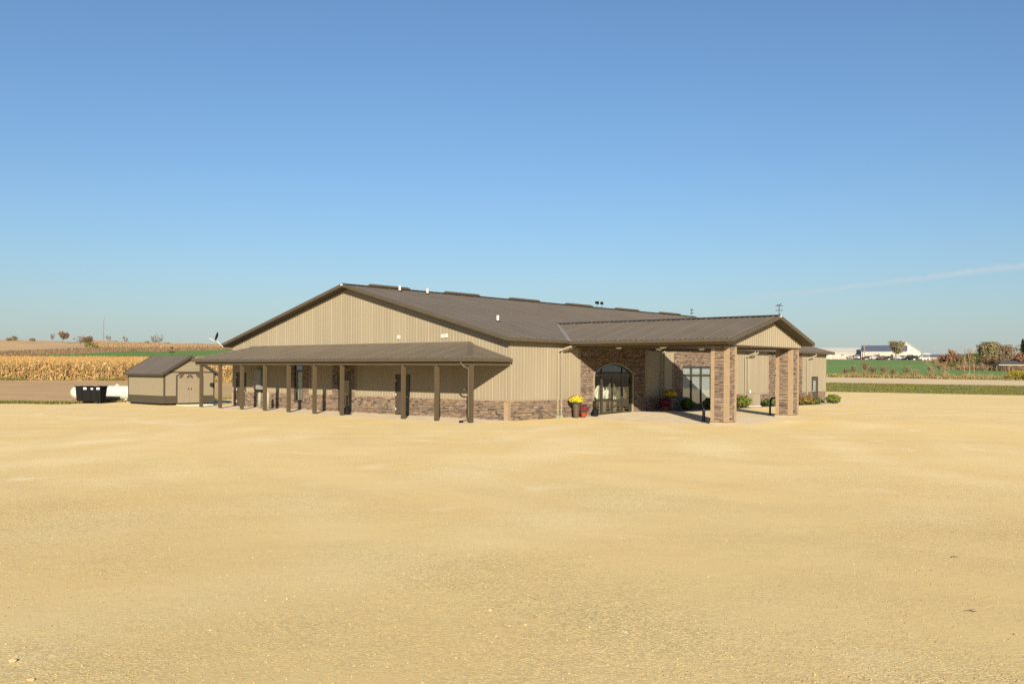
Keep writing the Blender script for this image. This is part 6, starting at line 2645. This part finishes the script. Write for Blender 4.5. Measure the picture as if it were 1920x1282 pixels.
# ------------------------------------------------------------------ loose stones and twigs on the gravel
r = np.random.default_rng(17)
ico = [(0, 0, 1), (0.894, 0, 0.447), (0.276, 0.851, 0.447), (-0.724, 0.526, 0.447), (-0.724, -0.526, 0.447), (0.276, -0.851, 0.447),
       (0.724, 0.526, -0.447), (-0.276, 0.851, -0.447), (-0.894, 0, -0.447), (-0.276, -0.851, -0.447), (0.724, -0.526, -0.447), (0, 0, -1)]
ico = np.array(ico)
tri = np.array([(0, 1, 2), (0, 2, 3), (0, 3, 4), (0, 4, 5), (0, 5, 1), (1, 6, 2), (2, 7, 3), (3, 8, 4), (4, 9, 5), (5, 10, 1), (6, 7, 2), (7, 8, 3), (8, 9, 4), (9, 10, 5), (10, 6, 1)])
n = 24000
Y = 6.6 * (30 / 6.6) ** (r.random(n) ** 1.25)
X_ = r.uniform(-0.62, 0.62, n) * Y
# stones lie thicker in drifts
dens = 0.5 + 0.5 * np.sin(X_ * 0.9 + Y * 0.7 + 2 * np.sin(Y * 0.35)) * np.sin(X_ * 0.33 - Y * 0.9 + 1.3)
keep = r.random(n) < 0.25 + 0.75 * dens
X_, Y = X_[keep], Y[keep]
n = len(X_)
size = 0.004 + 0.0065 * r.random(n) ** 2.5
big = r.random(n) < 0.004
size[big] *= 2.0
sc = size[:, None] * np.stack([r.uniform(0.8, 1.4, n), r.uniform(0.7, 1.1, n), r.uniform(0.5, 0.8, n)], 1)
jit = 1 + r.normal(0, 0.16, (n, 12, 1))
V_ = ico[None] * jit * sc[:, None, :]
a_ = r.uniform(0, 6.28, n)
ca, sa = np.cos(a_)[:, None], np.sin(a_)[:, None]
vx, vy = V_[..., 0] * ca - V_[..., 1] * sa, V_[..., 0] * sa + V_[..., 1] * ca
V_ = np.stack([vx + X_[:, None], vy + Y[:, None], V_[..., 2] + size[:, None] * 0.35], 2)
tris = V_[:, tri, :].reshape(-1, 3, 3)
o = np_mesh('gravel', tris, 3, np.repeat(r.random(n), len(tri)), 'pebble')
o['kind'] = 'stuff'
o['label'] = 'loose crushed stones scattered over the near gravel'


def twig(label, px, py, L, rz):
    d = ray(px, py)
    t_ = -EYE / d.z
    p = d * t_ + Vector((0, 0, EYE))
    o = thing('twig', label, 'twig', (p.x, p.y, 0.004), rz)
    a = MB()
    a.tube([(-L / 2, 0, 0.004), (-L / 6, 0.02, 0.012), (L / 6, -0.01, 0.01), (L / 2, 0.03, 0.004)], [0.003, 0.0045, 0.004, 0.002], 6)
    a.build('stick', 'twig_ground', o)
    a = MB()
    a.tube([(-L / 8, 0.015, 0.012), (L / 10, 0.05, 0.014), (L / 4, 0.07, 0.008)], [0.003, 0.002, 0.001], 5)
    a.build('side_shoot', 'twig_ground', o)


twig('small brown twig lying on gravel at right, the farther one', 1791, 1045, 0.13, 0.3)
twig('forked brown twig lying on gravel at right, the nearer one', 1821, 1147, 0.12, -0.4)


def loose_stone(label, px, py, s):
    d = ray(px, py)
    p = d * (-EYE / d.z) + Vector((0, 0, EYE))
    m1 = MB()
    rr2 = random.Random(int(px))
    pv = [tuple(Vector(v) * rr2.uniform(0.8, 1.2) * s) for v in ico]
    m1.v = [(x * 1.3, y, z * 0.6) for x, y, z in pv]
    m1.f = [tuple(map(int, f_)) for f_ in tri]
    m1.f += [(11, 6, 10), (11, 7, 6), (11, 8, 7), (11, 9, 8), (11, 10, 9)]
    m1.t = [0.9] * len(m1.f)
    o = m1.build('stone', 'pebble', None, (p.x, p.y, s * 0.35))
    tag(o, label, 'stone')


loose_stone('pale loose stone on gravel near the lower left corner, the farther one', 23, 1240, 0.028)
loose_stone('pale loose stone on gravel at the bottom left edge, the nearer one', 57, 1275, 0.026)
